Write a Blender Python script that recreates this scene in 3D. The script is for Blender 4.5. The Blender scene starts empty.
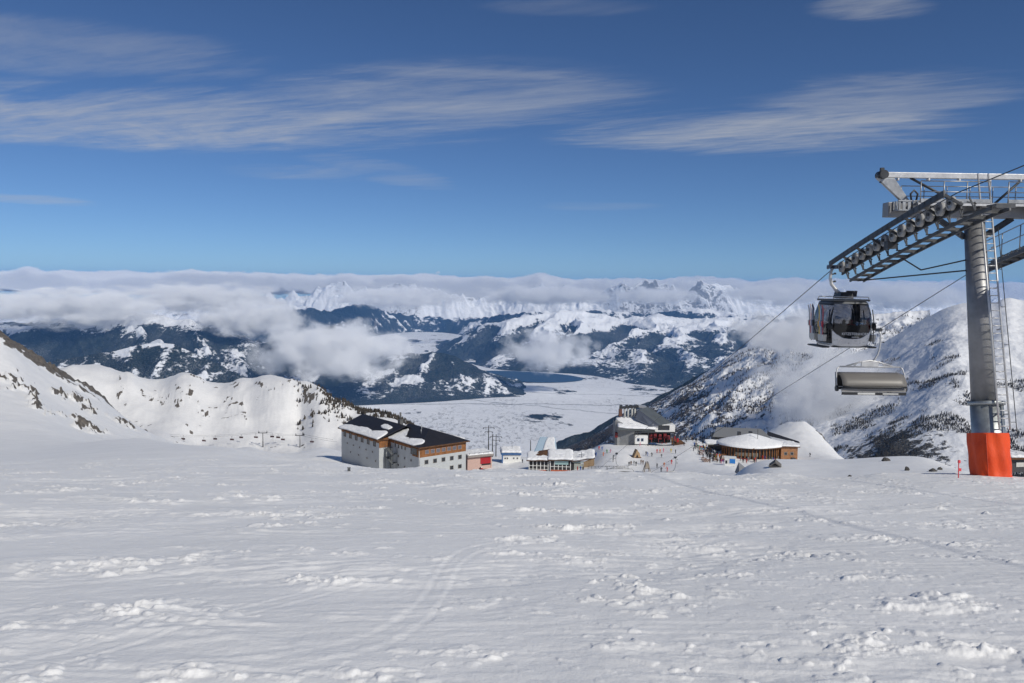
import bpy, bmesh, math, random
import numpy as np
from mathutils import Vector, Matrix

random.seed(7)
SC = bpy.context.scene
COL = SC.collection
R = math.radians

# ------------------------------------------------------------------ camera model
FPX = 796.4
PITCH = math.atan(56.5 / FPX)
ROLL = 0.0122
_f = Vector((0, math.cos(PITCH), -math.sin(PITCH)))
_u0 = Vector((0, math.sin(PITCH), math.cos(PITCH)))
_r0 = Vector((1, 0, 0))
CR = _r0 * math.cos(ROLL) + _u0 * math.sin(ROLL)
CU = _u0 * math.cos(ROLL) - _r0 * math.sin(ROLL)

def P(px, py, d):
    """survey helper: the world point seen in direction (px, py) that lies d metres north"""
    v = _f + CR * ((px - 512) / FPX) + CU * (-(py - 341.5) / FPX)
    return v * (d / v.y)

# ------------------------------------------------------------------ object helpers
def tag(o, label=None, cat=None, group=None, kind=None):
    if label: o['label'] = label
    if cat: o['category'] = cat
    if group: o['group'] = group
    if kind: o['kind'] = kind
    return o

def empty(name, loc=(0, 0, 0), rz=0.0, label=None, cat=None, group=None, kind=None):
    o = bpy.data.objects.new(name, None)
    COL.objects.link(o)
    o.location = loc
    o.rotation_euler = (0, 0, rz)
    o.empty_display_size = 0.2
    return tag(o, label, cat, group, kind)

def copy_tree(o, parent=None):
    c = o.copy()
    COL.objects.link(c)
    if parent is not None:
        c.parent = parent
    for ch in list(o.children):
        copy_tree(ch, c)
    return c

class MB:
    """collects boxes, bars, tubes and prisms, then links them as ONE mesh object"""
    def __init__(self):
        self.bm = bmesh.new()
        self.mi = 0
    def _fin(self, faces):
        for f in faces:
            f.material_index = self.mi
    def mat(self, i):
        self.mi = i
        return self
    def box(self, c, s, rot=None, taper=None):
        c = Vector(c)
        vs = []
        for dz in (-.5, .5):
            for dx, dy in ((-.5, -.5), (.5, -.5), (.5, .5), (-.5, .5)):
                k = taper if (taper and dz > 0) else 1
                p = Vector((dx * s[0] * k, dy * s[1] * k, dz * s[2]))
                if rot is not None:
                    p = rot @ p
                vs.append(self.bm.verts.new(c + p))
        q = [(3, 2, 1, 0), (4, 5, 6, 7), (0, 1, 5, 4), (1, 2, 6, 5), (2, 3, 7, 6), (3, 0, 4, 7)]
        self._fin([self.bm.faces.new([vs[i] for i in f]) for f in q])
        return self
    def bar(self, a, b, w, h=None, up=(0, 0, 1)):
        a, b = Vector(a), Vector(b)
        h = h or w
        d = b - a
        L = d.length
        if L < 1e-6:
            return self
        d.normalize()
        up = Vector(up)
        if abs(d.dot(up)) > .99:
            up = Vector((1, 0, 0))
        s = d.cross(up).normalized()
        t = s.cross(d).normalized()
        rot = Matrix((s, d, t)).transposed()
        return self.box((a + b) / 2, (w, L, h), rot)
    def tube(self, pts, r, n=8, cap=True):
        pts = [Vector(p) for p in pts]
        rs = r if isinstance(r, (list, tuple)) else [r] * len(pts)
        rings = []
        prev = None
        for i, p in enumerate(pts):
            if i == 0: d = pts[1] - p
            elif i == len(pts) - 1: d = p - pts[i - 1]
            else: d = (pts[i + 1] - p).normalized() + (p - pts[i - 1]).normalized()
            d.normalize()
            if prev is None:
                up = Vector((0, 0, 1)) if abs(d.z) < .95 else Vector((1, 0, 0))
                s = d.cross(up).normalized()
            else:
                s = (prev - d * prev.dot(d)).normalized()
            prev = s
            t = s.cross(d)
            rings.append([self.bm.verts.new(p + (s * math.cos(2 * math.pi * k / n) + t * math.sin(2 * math.pi * k / n)) * rs[i]) for k in range(n)])
        fs = []
        for a, b in zip(rings, rings[1:]):
            for k in range(n):
                f = self.bm.faces.new((a[k], a[(k + 1) % n], b[(k + 1) % n], b[k]))
                f.smooth = True
                fs.append(f)
        if cap:
            fs.append(self.bm.faces.new(rings[0][::-1]))
            fs.append(self.bm.faces.new(rings[-1]))
        self._fin(fs)
        return self
    def prism(self, poly, a, b, axis='y', smooth=False):
        """poly of 2-D points in the plane across axis, from a to b along it"""
        def v(p, t):
            if axis == 'y': return (p[0], t, p[1])
            if axis == 'x': return (t, p[0], p[1])
            return (p[0], p[1], t)
        A = [self.bm.verts.new(v(p, a)) for p in poly]
        B = [self.bm.verts.new(v(p, b)) for p in poly]
        fs = [self.bm.faces.new(A), self.bm.faces.new(B[::-1])]
        n = len(poly)
        for i in range(n):
            f = self.bm.faces.new((A[i], B[i], B[(i + 1) % n], A[(i + 1) % n]))
            f.smooth = smooth
            fs.append(f)
        self._fin(fs)
        return self
    def poly(self, pts):
        f = self.bm.faces.new([self.bm.verts.new(p) for p in pts])
        self._fin([f])
        return self
    def slab(self, pts, t):
        """a sheet through pts given thickness t downwards along its normal"""
        pts = [Vector(p) for p in pts]
        n = (pts[1] - pts[0]).cross(pts[-1] - pts[0]).normalized()
        lo = [p - n * t for p in pts]
        A = [self.bm.verts.new(p) for p in pts]
        B = [self.bm.verts.new(p) for p in lo]
        fs = [self.bm.faces.new(A), self.bm.faces.new(B[::-1])]
        k = len(pts)
        for i in range(k):
            fs.append(self.bm.faces.new((A[i], B[i], B[(i + 1) % k], A[(i + 1) % k])))
        self._fin(fs)
        return self
    def grid(self, V):
        """V[i][j] points -> quads"""
        vs = [[self.bm.verts.new(p) for p in row] for row in V]
        fs = []
        for i in range(len(vs) - 1):
            for j in range(len(vs[0]) - 1):
                f = self.bm.faces.new((vs[i][j], vs[i][j + 1], vs[i + 1][j + 1], vs[i + 1][j]))
                f.smooth = True
                fs.append(f)
        self._fin(fs)
        return self
    def build(self, name, mats, parent=None, bevel=0.0, loc=None, rz=None):
        bmesh.ops.recalc_face_normals(self.bm, faces=self.bm.faces)
        me = bpy.data.meshes.new(name)
        self.bm.to_mesh(me)
        self.bm.free()
        for m in (mats if isinstance(mats, (list, tuple)) else [mats]):
            me.materials.append(m)
        o = bpy.data.objects.new(name, me)
        COL.objects.link(o)
        if parent is not None: o.parent = parent
        if loc is not None: o.location = loc
        if rz is not None: o.rotation_euler = (0, 0, rz)
        if bevel:
            b = o.modifiers.new('bevel', 'BEVEL')
            b.width = bevel
            b.segments = 2
            b.limit_method = 'ANGLE'
        return o

def mesh_np(name, V, F, mat, smooth=True, attrs=None):
    me = bpy.data.meshes.new(name)
    V = np.ascontiguousarray(V, dtype=np.float32)
    F = np.ascontiguousarray(F, dtype=np.int32)
    me.vertices.add(len(V))
    me.vertices.foreach_set('co', V.ravel())
    k = F.shape[1]
    me.loops.add(F.size)
    me.loops.foreach_set('vertex_index', F.ravel())
    me.polygons.add(len(F))
    me.polygons.foreach_set('loop_start', np.arange(0, F.size, k, dtype=np.int32))
    me.polygons.foreach_set('loop_total', np.full(len(F), k, dtype=np.int32))
    me.polygons.foreach_set('use_smooth', np.full(len(F), smooth, dtype=bool))
    me.update(calc_edges=True)
    for an, av in (attrs or {}).items():
        at = me.attributes.new(an, 'FLOAT', 'POINT')
        at.data.foreach_set('value', np.ascontiguousarray(av, dtype=np.float32).ravel())
    me.materials.append(mat)
    o = bpy.data.objects.new(name, me)
    COL.objects.link(o)
    return o

def grid_faces(ni, nj, wrap=False):
    i, j = np.meshgrid(np.arange(ni - 1), np.arange(nj if wrap else nj - 1), indexing='ij')
    j2 = (j + 1) % nj
    return np.stack([i * nj + j, i * nj + j2, (i + 1) * nj + j2, (i + 1) * nj + j], -1).reshape(-1, 4)

# ------------------------------------------------------------------ noise
def _h(ix, iy, seed):
    n = (ix.astype(np.int64) * 374761393 + iy.astype(np.int64) * 668265263 + seed * 1442695041) & 0xFFFFFFFF
    n = ((n ^ (n >> 13)) * 1274126177) & 0xFFFFFFFF
    return (n ^ (n >> 16)) & 0xFFFFFFFF

def perlin(x, y, seed=0):
    x0 = np.floor(x); y0 = np.floor(y)
    fx = x - x0; fy = y - y0
    u = fx * fx * fx * (fx * (fx * 6 - 15) + 10)
    v = fy * fy * fy * (fy * (fy * 6 - 15) + 10)
    ix = x0.astype(np.int64); iy = y0.astype(np.int64)
    def g(dx, dy):
        a = _h(ix + dx, iy + dy, seed).astype(np.float64) * (2 * math.pi / 4294967296.0)
        return np.cos(a) * (fx - dx) + np.sin(a) * (fy - dy)
    a = g(0, 0); b = g(1, 0); c = g(0, 1); d = g(1, 1)
    return (a + u * (b - a) + v * ((c + u * (d - c)) - (a + u * (b - a)))) * 1.5

def fbm(x, y, oct=4, seed=0, gain=.5, lac=2.03):
    s = 0; a = 1
    for o in range(oct):
        s = s + a * perlin(x, y, seed + o * 17)
        x = x * lac + 11.3; y = y * lac - 7.7; a *= gain
    return s

def ridged(x, y, oct=4, seed=0, gain=.5):
    s = 0; a = 1
    for o in range(oct):
        s = s + a * (1 - np.abs(perlin(x, y, seed + o * 13)) * 1.6)
        x = x * 2.07 + 5.1; y = y * 2.07 + 3.3; a *= gain
    return s - 1.0

def worley_bumps(x, y, seed=0, keep=.35, rmin=.2, rmax=.48):
    """rounded clods: height 0..1 of the tallest bump over each point, one candidate per unit cell"""
    x0 = np.floor(x).astype(np.int64); y0 = np.floor(y).astype(np.int64)
    out = np.zeros_like(x)
    for dx in (-1, 0, 1):
        for dy in (-1, 0, 1):
            cx = x0 + dx; cy = y0 + dy
            h1 = _h(cx, cy, seed) / 4294967296.0
            h2 = _h(cx, cy, seed + 1) / 4294967296.0
            h3 = _h(cx, cy, seed + 2) / 4294967296.0
            h4 = _h(cx, cy, seed + 3) / 4294967296.0
            rr = rmin + (rmax - rmin) * h4
            d2 = ((x - cx - .25 - .5 * h1) ** 2 + (y - cy - .25 - .5 * h2) ** 2) / rr ** 2
            b = np.clip(1 - d2, 0, 1) ** .7 * rr / rmax * (h3 < keep)
            out = np.maximum(out, b)
    return out

def smooth(a, b, x):
    t = np.clip((x - a) / (b - a), 0, 1)
    return t * t * (3 - 2 * t)

# ------------------------------------------------------------------ material helpers
class NT:
    def __init__(self, tree):
        self.t = tree
    def n(self, typ, **kw):
        nd = self.t.nodes.new(typ)
        for k, v in kw.items():
            setattr(nd, k, v)
        return nd
    def link(self, a, b):
        self.t.links.new(a, b)
    def setin(self, sock, v):
        if isinstance(v, bpy.types.NodeSocket): self.link(v, sock)
        elif isinstance(v, (tuple, list)) and len(v) == 3 and sock.type == 'RGBA': sock.default_value = (*v, 1)
        else: sock.default_value = v
    def math(self, op, a, b=0.0, c=0.0, clamp=False):
        nd = self.n('ShaderNodeMath', operation=op, use_clamp=clamp)
        self.setin(nd.inputs[0], a); self.setin(nd.inputs[1], b)
        if op in ('MULTIPLY_ADD', 'SMOOTH_MIN', 'SMOOTH_MAX'): self.setin(nd.inputs[2], c)
        return nd.outputs[0]
    def vmath(self, op, a, b=None):
        nd = self.n('ShaderNodeVectorMath', operation=op)
        self.setin(nd.inputs[0], a)
        if b is not None:
            if op == 'SCALE': self.setin(nd.inputs['Scale'], b)
            else: self.setin(nd.inputs[1], b)
        return nd.outputs['Value'] if op in ('LENGTH', 'DOT_PRODUCT', 'DISTANCE') else nd.outputs[0]
    def noise(self, vec, scale, detail=4, rough=.55, lac=2.0, dim='3D', dist=0.0):
        nd = self.n('ShaderNodeTexNoise', noise_dimensions=dim)
        if vec is not None: self.link(vec, nd.inputs['Vector'])
        nd.inputs['Scale'].default_value = scale
        nd.inputs['Detail'].default_value = detail
        nd.inputs['Roughness'].default_value = rough
        nd.inputs['Lacunarity'].default_value = lac
        nd.inputs['Distortion'].default_value = dist
        return nd.outputs['Fac']
    def ss(self, x, a, b, lo=0.0, hi=1.0):
        nd = self.n('ShaderNodeMapRange', interpolation_type='SMOOTHSTEP')
        self.setin(nd.inputs['Value'], x)
        self.setin(nd.inputs['From Min'], a); self.setin(nd.inputs['From Max'], b)
        nd.inputs['To Min'].default_value = lo; nd.inputs['To Max'].default_value = hi
        return nd.outputs[0]
    def mix(self, f, a, b):
        nd = self.n('ShaderNodeMix', data_type='RGBA')
        self.setin(nd.inputs[0], f); self.setin(nd.inputs[6], a); self.setin(nd.inputs[7], b)
        return nd.outputs[2]
    def sep(self, v):
        nd = self.n('ShaderNodeSeparateXYZ'); self.link(v, nd.inputs[0])
        return nd.outputs
    def comb(self, x, y, z):
        nd = self.n('ShaderNodeCombineXYZ')
        for i, v in enumerate((x, y, z)): self.setin(nd.inputs[i], v)
        return nd.outputs[0]

def new_mat(name):
    m = bpy.data.materials.new(name)
    m.use_nodes = True
    m.node_tree.nodes.clear()
    nt = NT(m.node_tree)
    out = nt.n('ShaderNodeOutputMaterial')
    return m, nt, out

def principled(nt, out, color, rough=.6, metal=0.0, spec=.5, **kw):
    b = nt.n('ShaderNodeBsdfPrincipled')
    nt.setin(b.inputs['Base Color'], color)
    nt.setin(b.inputs['Roughness'], rough)
    nt.setin(b.inputs['Metallic'], metal)
    nt.setin(b.inputs['Specular IOR Level'], spec)
    for k, v in kw.items():
        nt.setin(b.inputs[k.replace('_', ' ')], v)
    nt.link(b.outputs[0], out.inputs['Surface'])
    return b

def bump(nt, height, dist, strength=1.0):
    nd = nt.n('ShaderNodeBump')
    nt.link(height, nd.inputs['Height'])
    nd.inputs['Distance'].default_value = dist
    nd.inputs['Strength'].default_value = strength
    return nd.outputs[0]

_mats = {}
def simple(name, col, rough=.6, metal=0.0, var=.12, scale=3.0, spec=.5, bumpd=0.0, coord='Object'):
    """painted / wooden / metal surface: base colour with uneven wear"""
    if name in _mats: return _mats[name]
    m, nt, out = new_mat(name)
    tc = nt.n('ShaderNodeTexCoord').outputs[coord]
    n1 = nt.noise(tc, scale, 5, .6)
    n2 = nt.noise(tc, scale * 6, 3, .6)
    f = nt.math('MULTIPLY_ADD', n1, .7, nt.math('MULTIPLY', n2, .3))
    lo = tuple(c * (1 - var) for c in col); hi = tuple(min(1, c * (1 + var)) for c in col)
    c = nt.mix(nt.ss(f, .3, .7), lo, hi)
    b = principled(nt, out, c, nt.ss(n2, .2, .8, rough - .08, min(1, rough + .1)), metal, spec)
    if bumpd:
        nt.link(bump(nt, n2, bumpd), b.inputs['Normal'])
    _mats[name] = m
    return m
# ------------------------------------------------------------------ materials of the ground
def snow_mat(name, speck=True):
    m, nt, out = new_mat(name)
    pos = nt.n('ShaderNodeNewGeometry').outputs['Position']
    nrm = nt.sep(nt.n('ShaderNodeNewGeometry').outputs['Normal'])
    at = nt.n('ShaderNodeAttribute', attribute_name='rock').outputs['Fac']
    n1 = nt.noise(pos, .35, 5, .6)
    snow = nt.mix(nt.ss(n1, .3, .7), (.815, .815, .81), (.875, .872, .865))
    r1 = nt.noise(pos, .23, 6, .68)
    r2 = nt.noise(pos, .9, 5, .65)
    rock = nt.mix(nt.ss(r2, .3, .7), (.075, .068, .060), (.20, .175, .15))
    k = nt.math('ADD', at, nt.math('MULTIPLY_ADD', r1, 1.6, -.8))
    k = nt.math('ADD', k, nt.math('MULTIPLY_ADD', nrm[2], -2.2, 1.9))
    mask = nt.math('MULTIPLY', nt.ss(k, .45, .6), nt.ss(at, .02, .15))
    col = nt.mix(mask, snow, rock)
    b = principled(nt, out, col, nt.math('MULTIPLY_ADD', mask, .25, .6), 0, .25)
    fine = nt.math('MULTIPLY_ADD', nt.noise(pos, 9.0, 6, .62), .6, nt.math('MULTIPLY', nt.noise(pos, 38.0, 4, .6), .18))
    nt.link(bump(nt, fine, .022, .9), b.inputs['Normal'])
    return m

def mountain_mat(name, cover=.5, tree_hi=-650., tree_lo=-1100., patch=700., fine=70., rock=.35, forest=((.012, .019, .018), (.032, .042, .034)), stretch=(1, 1, 1), rock_cols=((.07, .062, .055), (.17, .15, .125)), soft=.05, bumpd=0.0, fw=.55, sift=.78):
    m, nt, out = new_mat(name)
    geo = nt.n('ShaderNodeNewGeometry')
    pos = geo.outputs['Position']
    z = nt.sep(pos)[2]
    nz = nt.sep(geo.outputs['Normal'])[2]
    sp = nt.vmath('MULTIPLY', pos, stretch)
    at = nt.n('ShaderNodeAttribute', attribute_name='wood').outputs['Fac']
    n1 = nt.noise(sp, 1 / patch, 5, .6)
    n2 = nt.noise(pos, 1 / fine, 4, .65)
    n3 = nt.noise(pos, 2.6 / fine, 3, .6)
    high = nt.ss(z, tree_lo, tree_hi)
    k = nt.math('MULTIPLY_ADD', n1, 1.5, -.75)
    k = nt.math('ADD', k, nt.math('MULTIPLY_ADD', n2, fw, -fw / 2))
    k = nt.math('ADD', k, nt.math('MULTIPLY_ADD', high, -1.1, cover))
    k = nt.math('ADD', k, at)
    wood = nt.ss(k, .5 - soft, .5 + soft)
    n4 = nt.noise(pos, 5.5 / fine, 3, .7)
    wood = nt.math('MULTIPLY', wood, nt.ss(nt.math('ADD', n4, nt.math('MULTIPLY_ADD', n1, .5, -.25)), .30, .52, sift, 1.0))
    wcol = nt.mix(nt.ss(n3, .3, .7), forest[0], forest[1])
    snow = nt.mix(nt.ss(n2, .3, .7), (.76, .775, .80), (.86, .865, .875))
    rk = nt.math('ADD', nt.math('MULTIPLY_ADD', nz, -1.5, 1.1), nt.math('MULTIPLY_ADD', n2, 1.3, -.65))
    rk = nt.math('ADD', rk, nt.math('MULTIPLY_ADD', n3, .6, -.3))
    rmask = nt.ss(rk, 1.0 - rock - .06, 1.0 - rock + .06)
    rcol = nt.mix(nt.ss(n3, .3, .7), rock_cols[0], rock_cols[1])
    c = nt.mix(rmask, snow, rcol)
    c = nt.mix(wood, c, wcol)
    b = principled(nt, out, c, .85, 0, .1)
    if bumpd:
        nt.link(bump(nt, nt.math('MULTIPLY', n3, nt.math('MULTIPLY_ADD', wood, 1.0, .25)), bumpd), b.inputs['Normal'])
    return m

# ------------------------------------------------------------------ near terrain: one sheet round the camera
def az_r(v):
    return math.atan2(v.x, v.y), math.hypot(v.x, v.y)

GP = [  # surveyed points of the ground: direction and distance north
 # left: the piste goes on and climbs to the rocky shoulder
 (0,448,110),(0,432,170),(0,402,225),(0,372,270),(0,337,305),(0,350,380),(-150,420,160),(-150,340,260),(-150,300,320),
 (40,452,90),(40,437,165),(40,405,240),(40,385,285),(38,361,330),(38,375,420),
 (90,443,140),(80,420,260),(95,394,385),(150,432,455),(120,415,380),
 (100,436,230),(60,450,520),(100,440,500),(150,437,440),
 # the bowl with the chairlift and the far hillside
 (125,447,530),(200,447,540),(263,448,540),(300,448,530),(330,446,520),
 (60,410,600),(110,405,620),(160,405,630),(210,407,630),(250,409,620),(300,418,600),(345,430,560),
 (70,363,700),(130,370,690),(200,374,700),(240,377,700),(262,373,690),(292,377,660),(320,384,640),(345,397,620),(380,412,610),(420,431,600),
 (20,360,760),(-150,330,700),(-60,350,720),
 (70,371,745),(130,377,735),(165,379,740),(200,381,745),(240,384,745),(262,381,735),(292,385,705),(320,396,685),(345,410,660),
 (180,373,695),(100,368,695),(280,375,675),(306,381,650),
 (70,385,1000),(200,400,1000),(262,402,1000),(340,440,900),(420,480,800),
 (60,420,1350),(200,440,1350),(340,500,1300),(420,540,1200),
 # dip behind the crest
 (160,441,130),(160,452,200),(165,440,340),(230,470,110),(225,465,200),(220,452,330),(250,447,430),(320,447,430),
 (300,500,110),(300,482,200),(300,463,300),(322,456,340),(345,459,340),(380,468,320),
 (345,505,70),(345,500,130),(350,482,230),
 (430,505,60),(430,510,120),(430,498,200),(430,482,280),(470,478,300),(475,466,330),
 (560,506,60),(560,510,120),(560,500,200),(560,482,268),(560,473,292),(560,462,312),(560,453,340),(585,472,272),(590,466,292),(590,456,316),
 (510,466,315),(515,456,345),(480,455,350),
 (660,506,60),(660,510,120),(660,498,200),(640,474,262),(640,456,300),(640,443,332),(700,452,305),(690,441,340),
 (720,505,60),(720,490,110),(720,478,190),(730,469,250),(757,463.5,292),(740,464,286),(785,463,296),(745,467,108),(790,460,115),(735,476,150),
 (600,444,335),(600,470,420),(660,466,440),(560,480,440),(500,480,440),(430,470,440),
 (500,560,700),(600,540,700),(680,520,700),
 # right: smooth mound, restaurant terrace, little peak
 (770,505,55),(770,474,85),(770,460,118),(770,470,180),
 (860,500,55),(860,474,80),(860,459,112),(860,466,170),(840,466,260),
 (930,490,55),(930,470,80),(930,459,105),(930,470,150),(930,490,230),
 (962,478,50),(965,472,80),(970,476,105),(980,500,160),(1000,490,60),(1010,478,90),(1030,478,110),
 (805,461,300),(835,458,310),(860,480,380),(760,448,330),(760,440,380),(772,430,420),(784,424,432),(794,422,440),(806,423,442),(815,431,442),(818,434,440),(833,454,430),(850,490,440),
 (800,440,520),(760,460,540),(720,445,400),(700,448,420),(700,500,560),(800,520,700),
 (1000,520,260),(1100,500,120),(1100,520,250),(960,560,400),(900,600,700),(1100,640,700),
 (600,640,1350),(800,640,1350),(1000,680,1350),(480,640,1350),
]
_c, _q = [], []
for px, py, d in GP:
    v = P(px, py, d)
    a, r = az_r(v)
    _c.append((a * 6, math.log(r))); _q.append((v.z + 1.7) / r + .185 * math.cos(a))
for a in np.arange(-1.1, 1.11, .11):
    for r in (1.0, 4, 9, 16, 24, 30):
        _c.append((a * 6, math.log(r))); _q.append(0.0)
    if abs(a) < .5:
        # the crest: where the piste rolls over (further off on the left)
        pxa = 512 + FPX * math.tan(a)
        rc = np.interp(pxa, [60, 100, 160, 230, 300, 345, 500, 720, 900, 1000], [200, 165, 105, 66, 46, 38, 35.5, 35.5, 34, 32])
        for k in (.75, 1.0):
            if rc * k > 31:
                _c.append((a * 6, math.log(rc * k))); _q.append(0.0)
_c = np.array(_c); _q = np.array(_q)
def _tps_k(d2):
    return .5 * d2 * np.log(np.maximum(d2, 1e-12))
def _tps_fit(c, q, lam=2e-3):
    n = len(c)
    d2 = ((c[:, None] - c[None]) ** 2).sum(-1)
    A = np.zeros((n + 3, n + 3))
    A[:n, :n] = _tps_k(d2) + lam * np.eye(n)
    A[:n, n] = 1; A[:n, n + 1:] = c
    A[n, :n] = 1; A[n + 1:, :n] = c.T
    return np.linalg.solve(A, np.concatenate([q, np.zeros(3)]))
_w = _tps_fit(_c, _q)
def _tps(a, l):
    out = _w[-3] + _w[-2] * a + _w[-1] * l
    for i in range(len(_c)):
        out += _w[i] * _tps_k((a - _c[i, 0]) ** 2 + (l - _c[i, 1]) ** 2)
    return out

def base_height(x, y):
    x = np.asarray(x, float); y = np.asarray(y, float)
    r = np.maximum(np.hypot(x, y), .5); a = np.arctan2(x, y)
    ac = np.clip(a, -.95, .95)
    win = smooth(1.25, .85, np.abs(a))
    if not hasattr(base_height, 'tab'):
        A_, L_ = np.meshgrid(np.linspace(-1, 1, 420), np.linspace(math.log(.5), math.log(1500), 520), indexing='ij')
        base_height.tab = _tps(A_.ravel() * 6, L_.ravel()).reshape(A_.shape)
    u = (ac + 1) / 2 * 419; v = (np.log(np.clip(r, .55, 1480)) - math.log(.5)) / (math.log(1500) - math.log(.5)) * 519
    i = np.clip(u.astype(int), 1, 416); j = np.clip(v.astype(int), 1, 516); u = u - i; v = v - j
    T = base_height.tab
    def cw(t): return (((-.5 * t + 1) * t - .5) * t, (1.5 * t - 2.5) * t * t + 1, ((-1.5 * t + 2) * t + .5) * t, (.5 * t - .5) * t * t)
    wu, wv_ = cw(u), cw(v)
    tps = 0
    for p_ in range(4):
        row = 0
        for q_ in range(4): row = row + T[i + p_ - 1, j + q_ - 1] * wv_[q_]
        tps = tps + row * wu[p_]
    q = -.185 * np.cos(a)
    q = np.where(q > 0, q * np.minimum(1, 150 / r), q)
    return -1.7 + r * (q + win * tps)

# rocky shoulder on the left, as a strip of the ground
ROCKS = [[(-40,325,312),(0,337,305),(20,350,318),(38,361,330),(60,374,350),(80,388,368),(100,397,385),(130,414,420),(160,431,455)]]
ROCK_SPOTS = [(14,386,262,7),(40,407,235,4),(32,398,250,3),(85,425,245,8),(125,424,300,6),(60,395,290,4),(78,398,300,5),(88,408,290,4),
              (165,398,640,7),(190,402,640,8),(180,394,655,6),(140,392,650,5),(195,377,690,6),(215,379,690,5),(120,385,670,6),(240,400,630,8),
              (270,395,640,5),(285,385,650,8),(300,392,640,8),(260,385,660,5),(150,400,640,5),(178,405,620,6),(205,410,610,7),(225,397,650,6),(120,398,640,5),(245,415,600,5),(310,402,620,7),(155,384,670,6),(233,384,680,8)]
def seg_dist(x, y, pts):
    best = np.full(x.shape, 1e9)
    for (ax, ay), (bx, by) in zip(pts, pts[1:]):
        dx, dy = bx - ax, by - ay
        t = np.clip(((x - ax) * dx + (y - ay) * dy) / (dx * dx + dy * dy), 0, 1)
        best = np.minimum(best, np.hypot(x - ax - t * dx, y - ay - t * dy))
    return best

def rock_amount(x, y):
    k = np.zeros(x.shape)
    for line in ROCKS:
        pts = [(P(*p).x, P(*p).y) for p in line]
        d = seg_dist(x, y, pts)
        wob = fbm(x / 14, y / 14, 4, 31)
        k = np.maximum(k, np.clip(1.1 - d / 12.0 + wob * 1.1, 0, 1.2))
    for px, py, d, s in ROCK_SPOTS:
        p = P(px, py, d)
        dd = np.hypot((x - p.x) + (y - p.y) * .5, (y - p.y) * .45) / (s * .85)
        m = dd < 3
        if m.any():
            k[m] = np.maximum(k[m], np.clip(.85 - dd[m] + fbm(x[m] / (s * .7), y[m] / (s * .7), 5, 77, .6) * 1.1, 0, 1))
    # thin bands of stones that cross the far hillside
    rr = np.hypot(x, y)
    m = (rr > 540) & (rr < 740) & (x < -120)
    if m.any():
        u = x[m] * .80 + y[m] * .60; v = -x[m] * .60 + y[m] * .80
        bands = fbm(u / 30, v / 7, 4, 151) + .5 * fbm(x[m] / 5, y[m] / 5, 3, 153)
        k[m] = np.maximum(k[m], np.clip((bands - .30) * 2.4, 0, .85) * smooth(-.25, .25, fbm(x[m] / 70, y[m] / 50, 2, 157)))
    # tufts and stones on the little peak behind the restaurant
    p = P(828, 452, 432)
    k = np.maximum(k, np.clip(.8 - np.hypot(x - p.x, y - p.y) / 16 + fbm(x / 6, y / 6, 3, 8) * .6, 0, .8))
    return k

def detail_height(x, y, r):
    """wind crust, ski tracks, clods kicked up by skis"""
    near = smooth(75, 30, r)
    h = fbm(x / 7.0, y / 7.0, 3, 3) * .10 + np.zeros_like(x)
    # streaks that run across the fall line, tilted
    ca, sa = math.cos(.33), math.sin(.33)
    u = x * ca + y * sa; v = -x * sa + y * ca
    wob = fbm(x / 3.5, y / 3.5, 2, 9) * .8
    st = fbm(u / 2.6 + wob, v / .42 + wob * 1.4, 3, 21)
    h = h + st * .020 * (.5 + .8 * smooth(-.3, .5, fbm(x / 5, y / 5, 2, 41)))
    ca, sa = math.cos(-.22), math.sin(-.22)
    u2 = x * ca + y * sa; v2 = -x * sa + y * ca
    h = h + np.maximum(0, ridged(u2 / 5.0 + wob * .3, v2 / .8, 2, 63) - .25) * .045 * smooth(-.1, .5, fbm(x / 6, y / 6, 2, 44))
    zone = smooth(-.15, .40, fbm(x / 4.5, y / 2.6, 3, 133))
    h = h * (.30 + .70 * zone)
    # tracks of single skis and snowboards, long shallow arcs
    rt = random.Random(3)
    for k in range(80):
        ang = rt.choice([.25, .35, .5, -.15, -.3, .1, .7, 1.1]) + rt.uniform(-.1, .1)
        c_, s_ = math.cos(ang), math.sin(ang)
        uu = x * c_ + (y - 14) * s_; vv = -x * s_ + (y - 14) * c_
        off = rt.uniform(-20, 20); amp = rt.uniform(.4, 2.5); wl = rt.uniform(9, 26); ph = rt.uniform(0, 6.28)
        dv = vv - off - amp * np.sin(uu / wl * 2 * math.pi + ph)
        fade = smooth(.0, .35, np.sin(uu / rt.uniform(14, 40) + ph) + rt.uniform(-.3, .5))
        w_ = rt.uniform(.03, .055); dep = rt.choice([.003, .004, .005, .006])
        for o_ in ((0,) if k % 3 == 0 else (-.16, .16)):
            q = (dv - o_) / w_
            m_ = np.abs(q) < 4
            h[m_] = h[m_] + fade[m_] * dep * (-.9 * np.exp(-q[m_] ** 2) + .7 * np.exp(-(q[m_] - 1.7) ** 2))
    # ragged broken crust and clods in patches
    patch = smooth(.05, .7, fbm(x / 2.6, y / 1.4, 4, 51, .6))
    rag = fbm(x / .62, y / .34, 5, 71, .6)
    h = h + np.maximum(0, rag - .12) * .043 * (.10 + .2 * zone + patch)
    w1 = fbm(x * 4, y * 4, 3, 75) * .45
    c1 = worley_bumps(x / .42 + w1, y / .34 + w1, 5, .20) * .045
    c2 = worley_bumps(x / .19 + w1, y / .17 - w1, 15, .30) * .028
    c3 = worley_bumps(x / 1.2 + w1 * .6, y / .9 + w1 * .6, 25, .05) * .07
    h = h + (c1 + c2) * patch + c3 * (.4 + .6 * patch) + c2 * .9 * (.3 + .7 * zone) * smooth(-.5, .4, fbm(x / 8, y / 8, 2, 91))
    h = h + fbm(x / .5, y / .3, 3, 81) * (.004 + .010 * zone)
    return h * near

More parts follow.
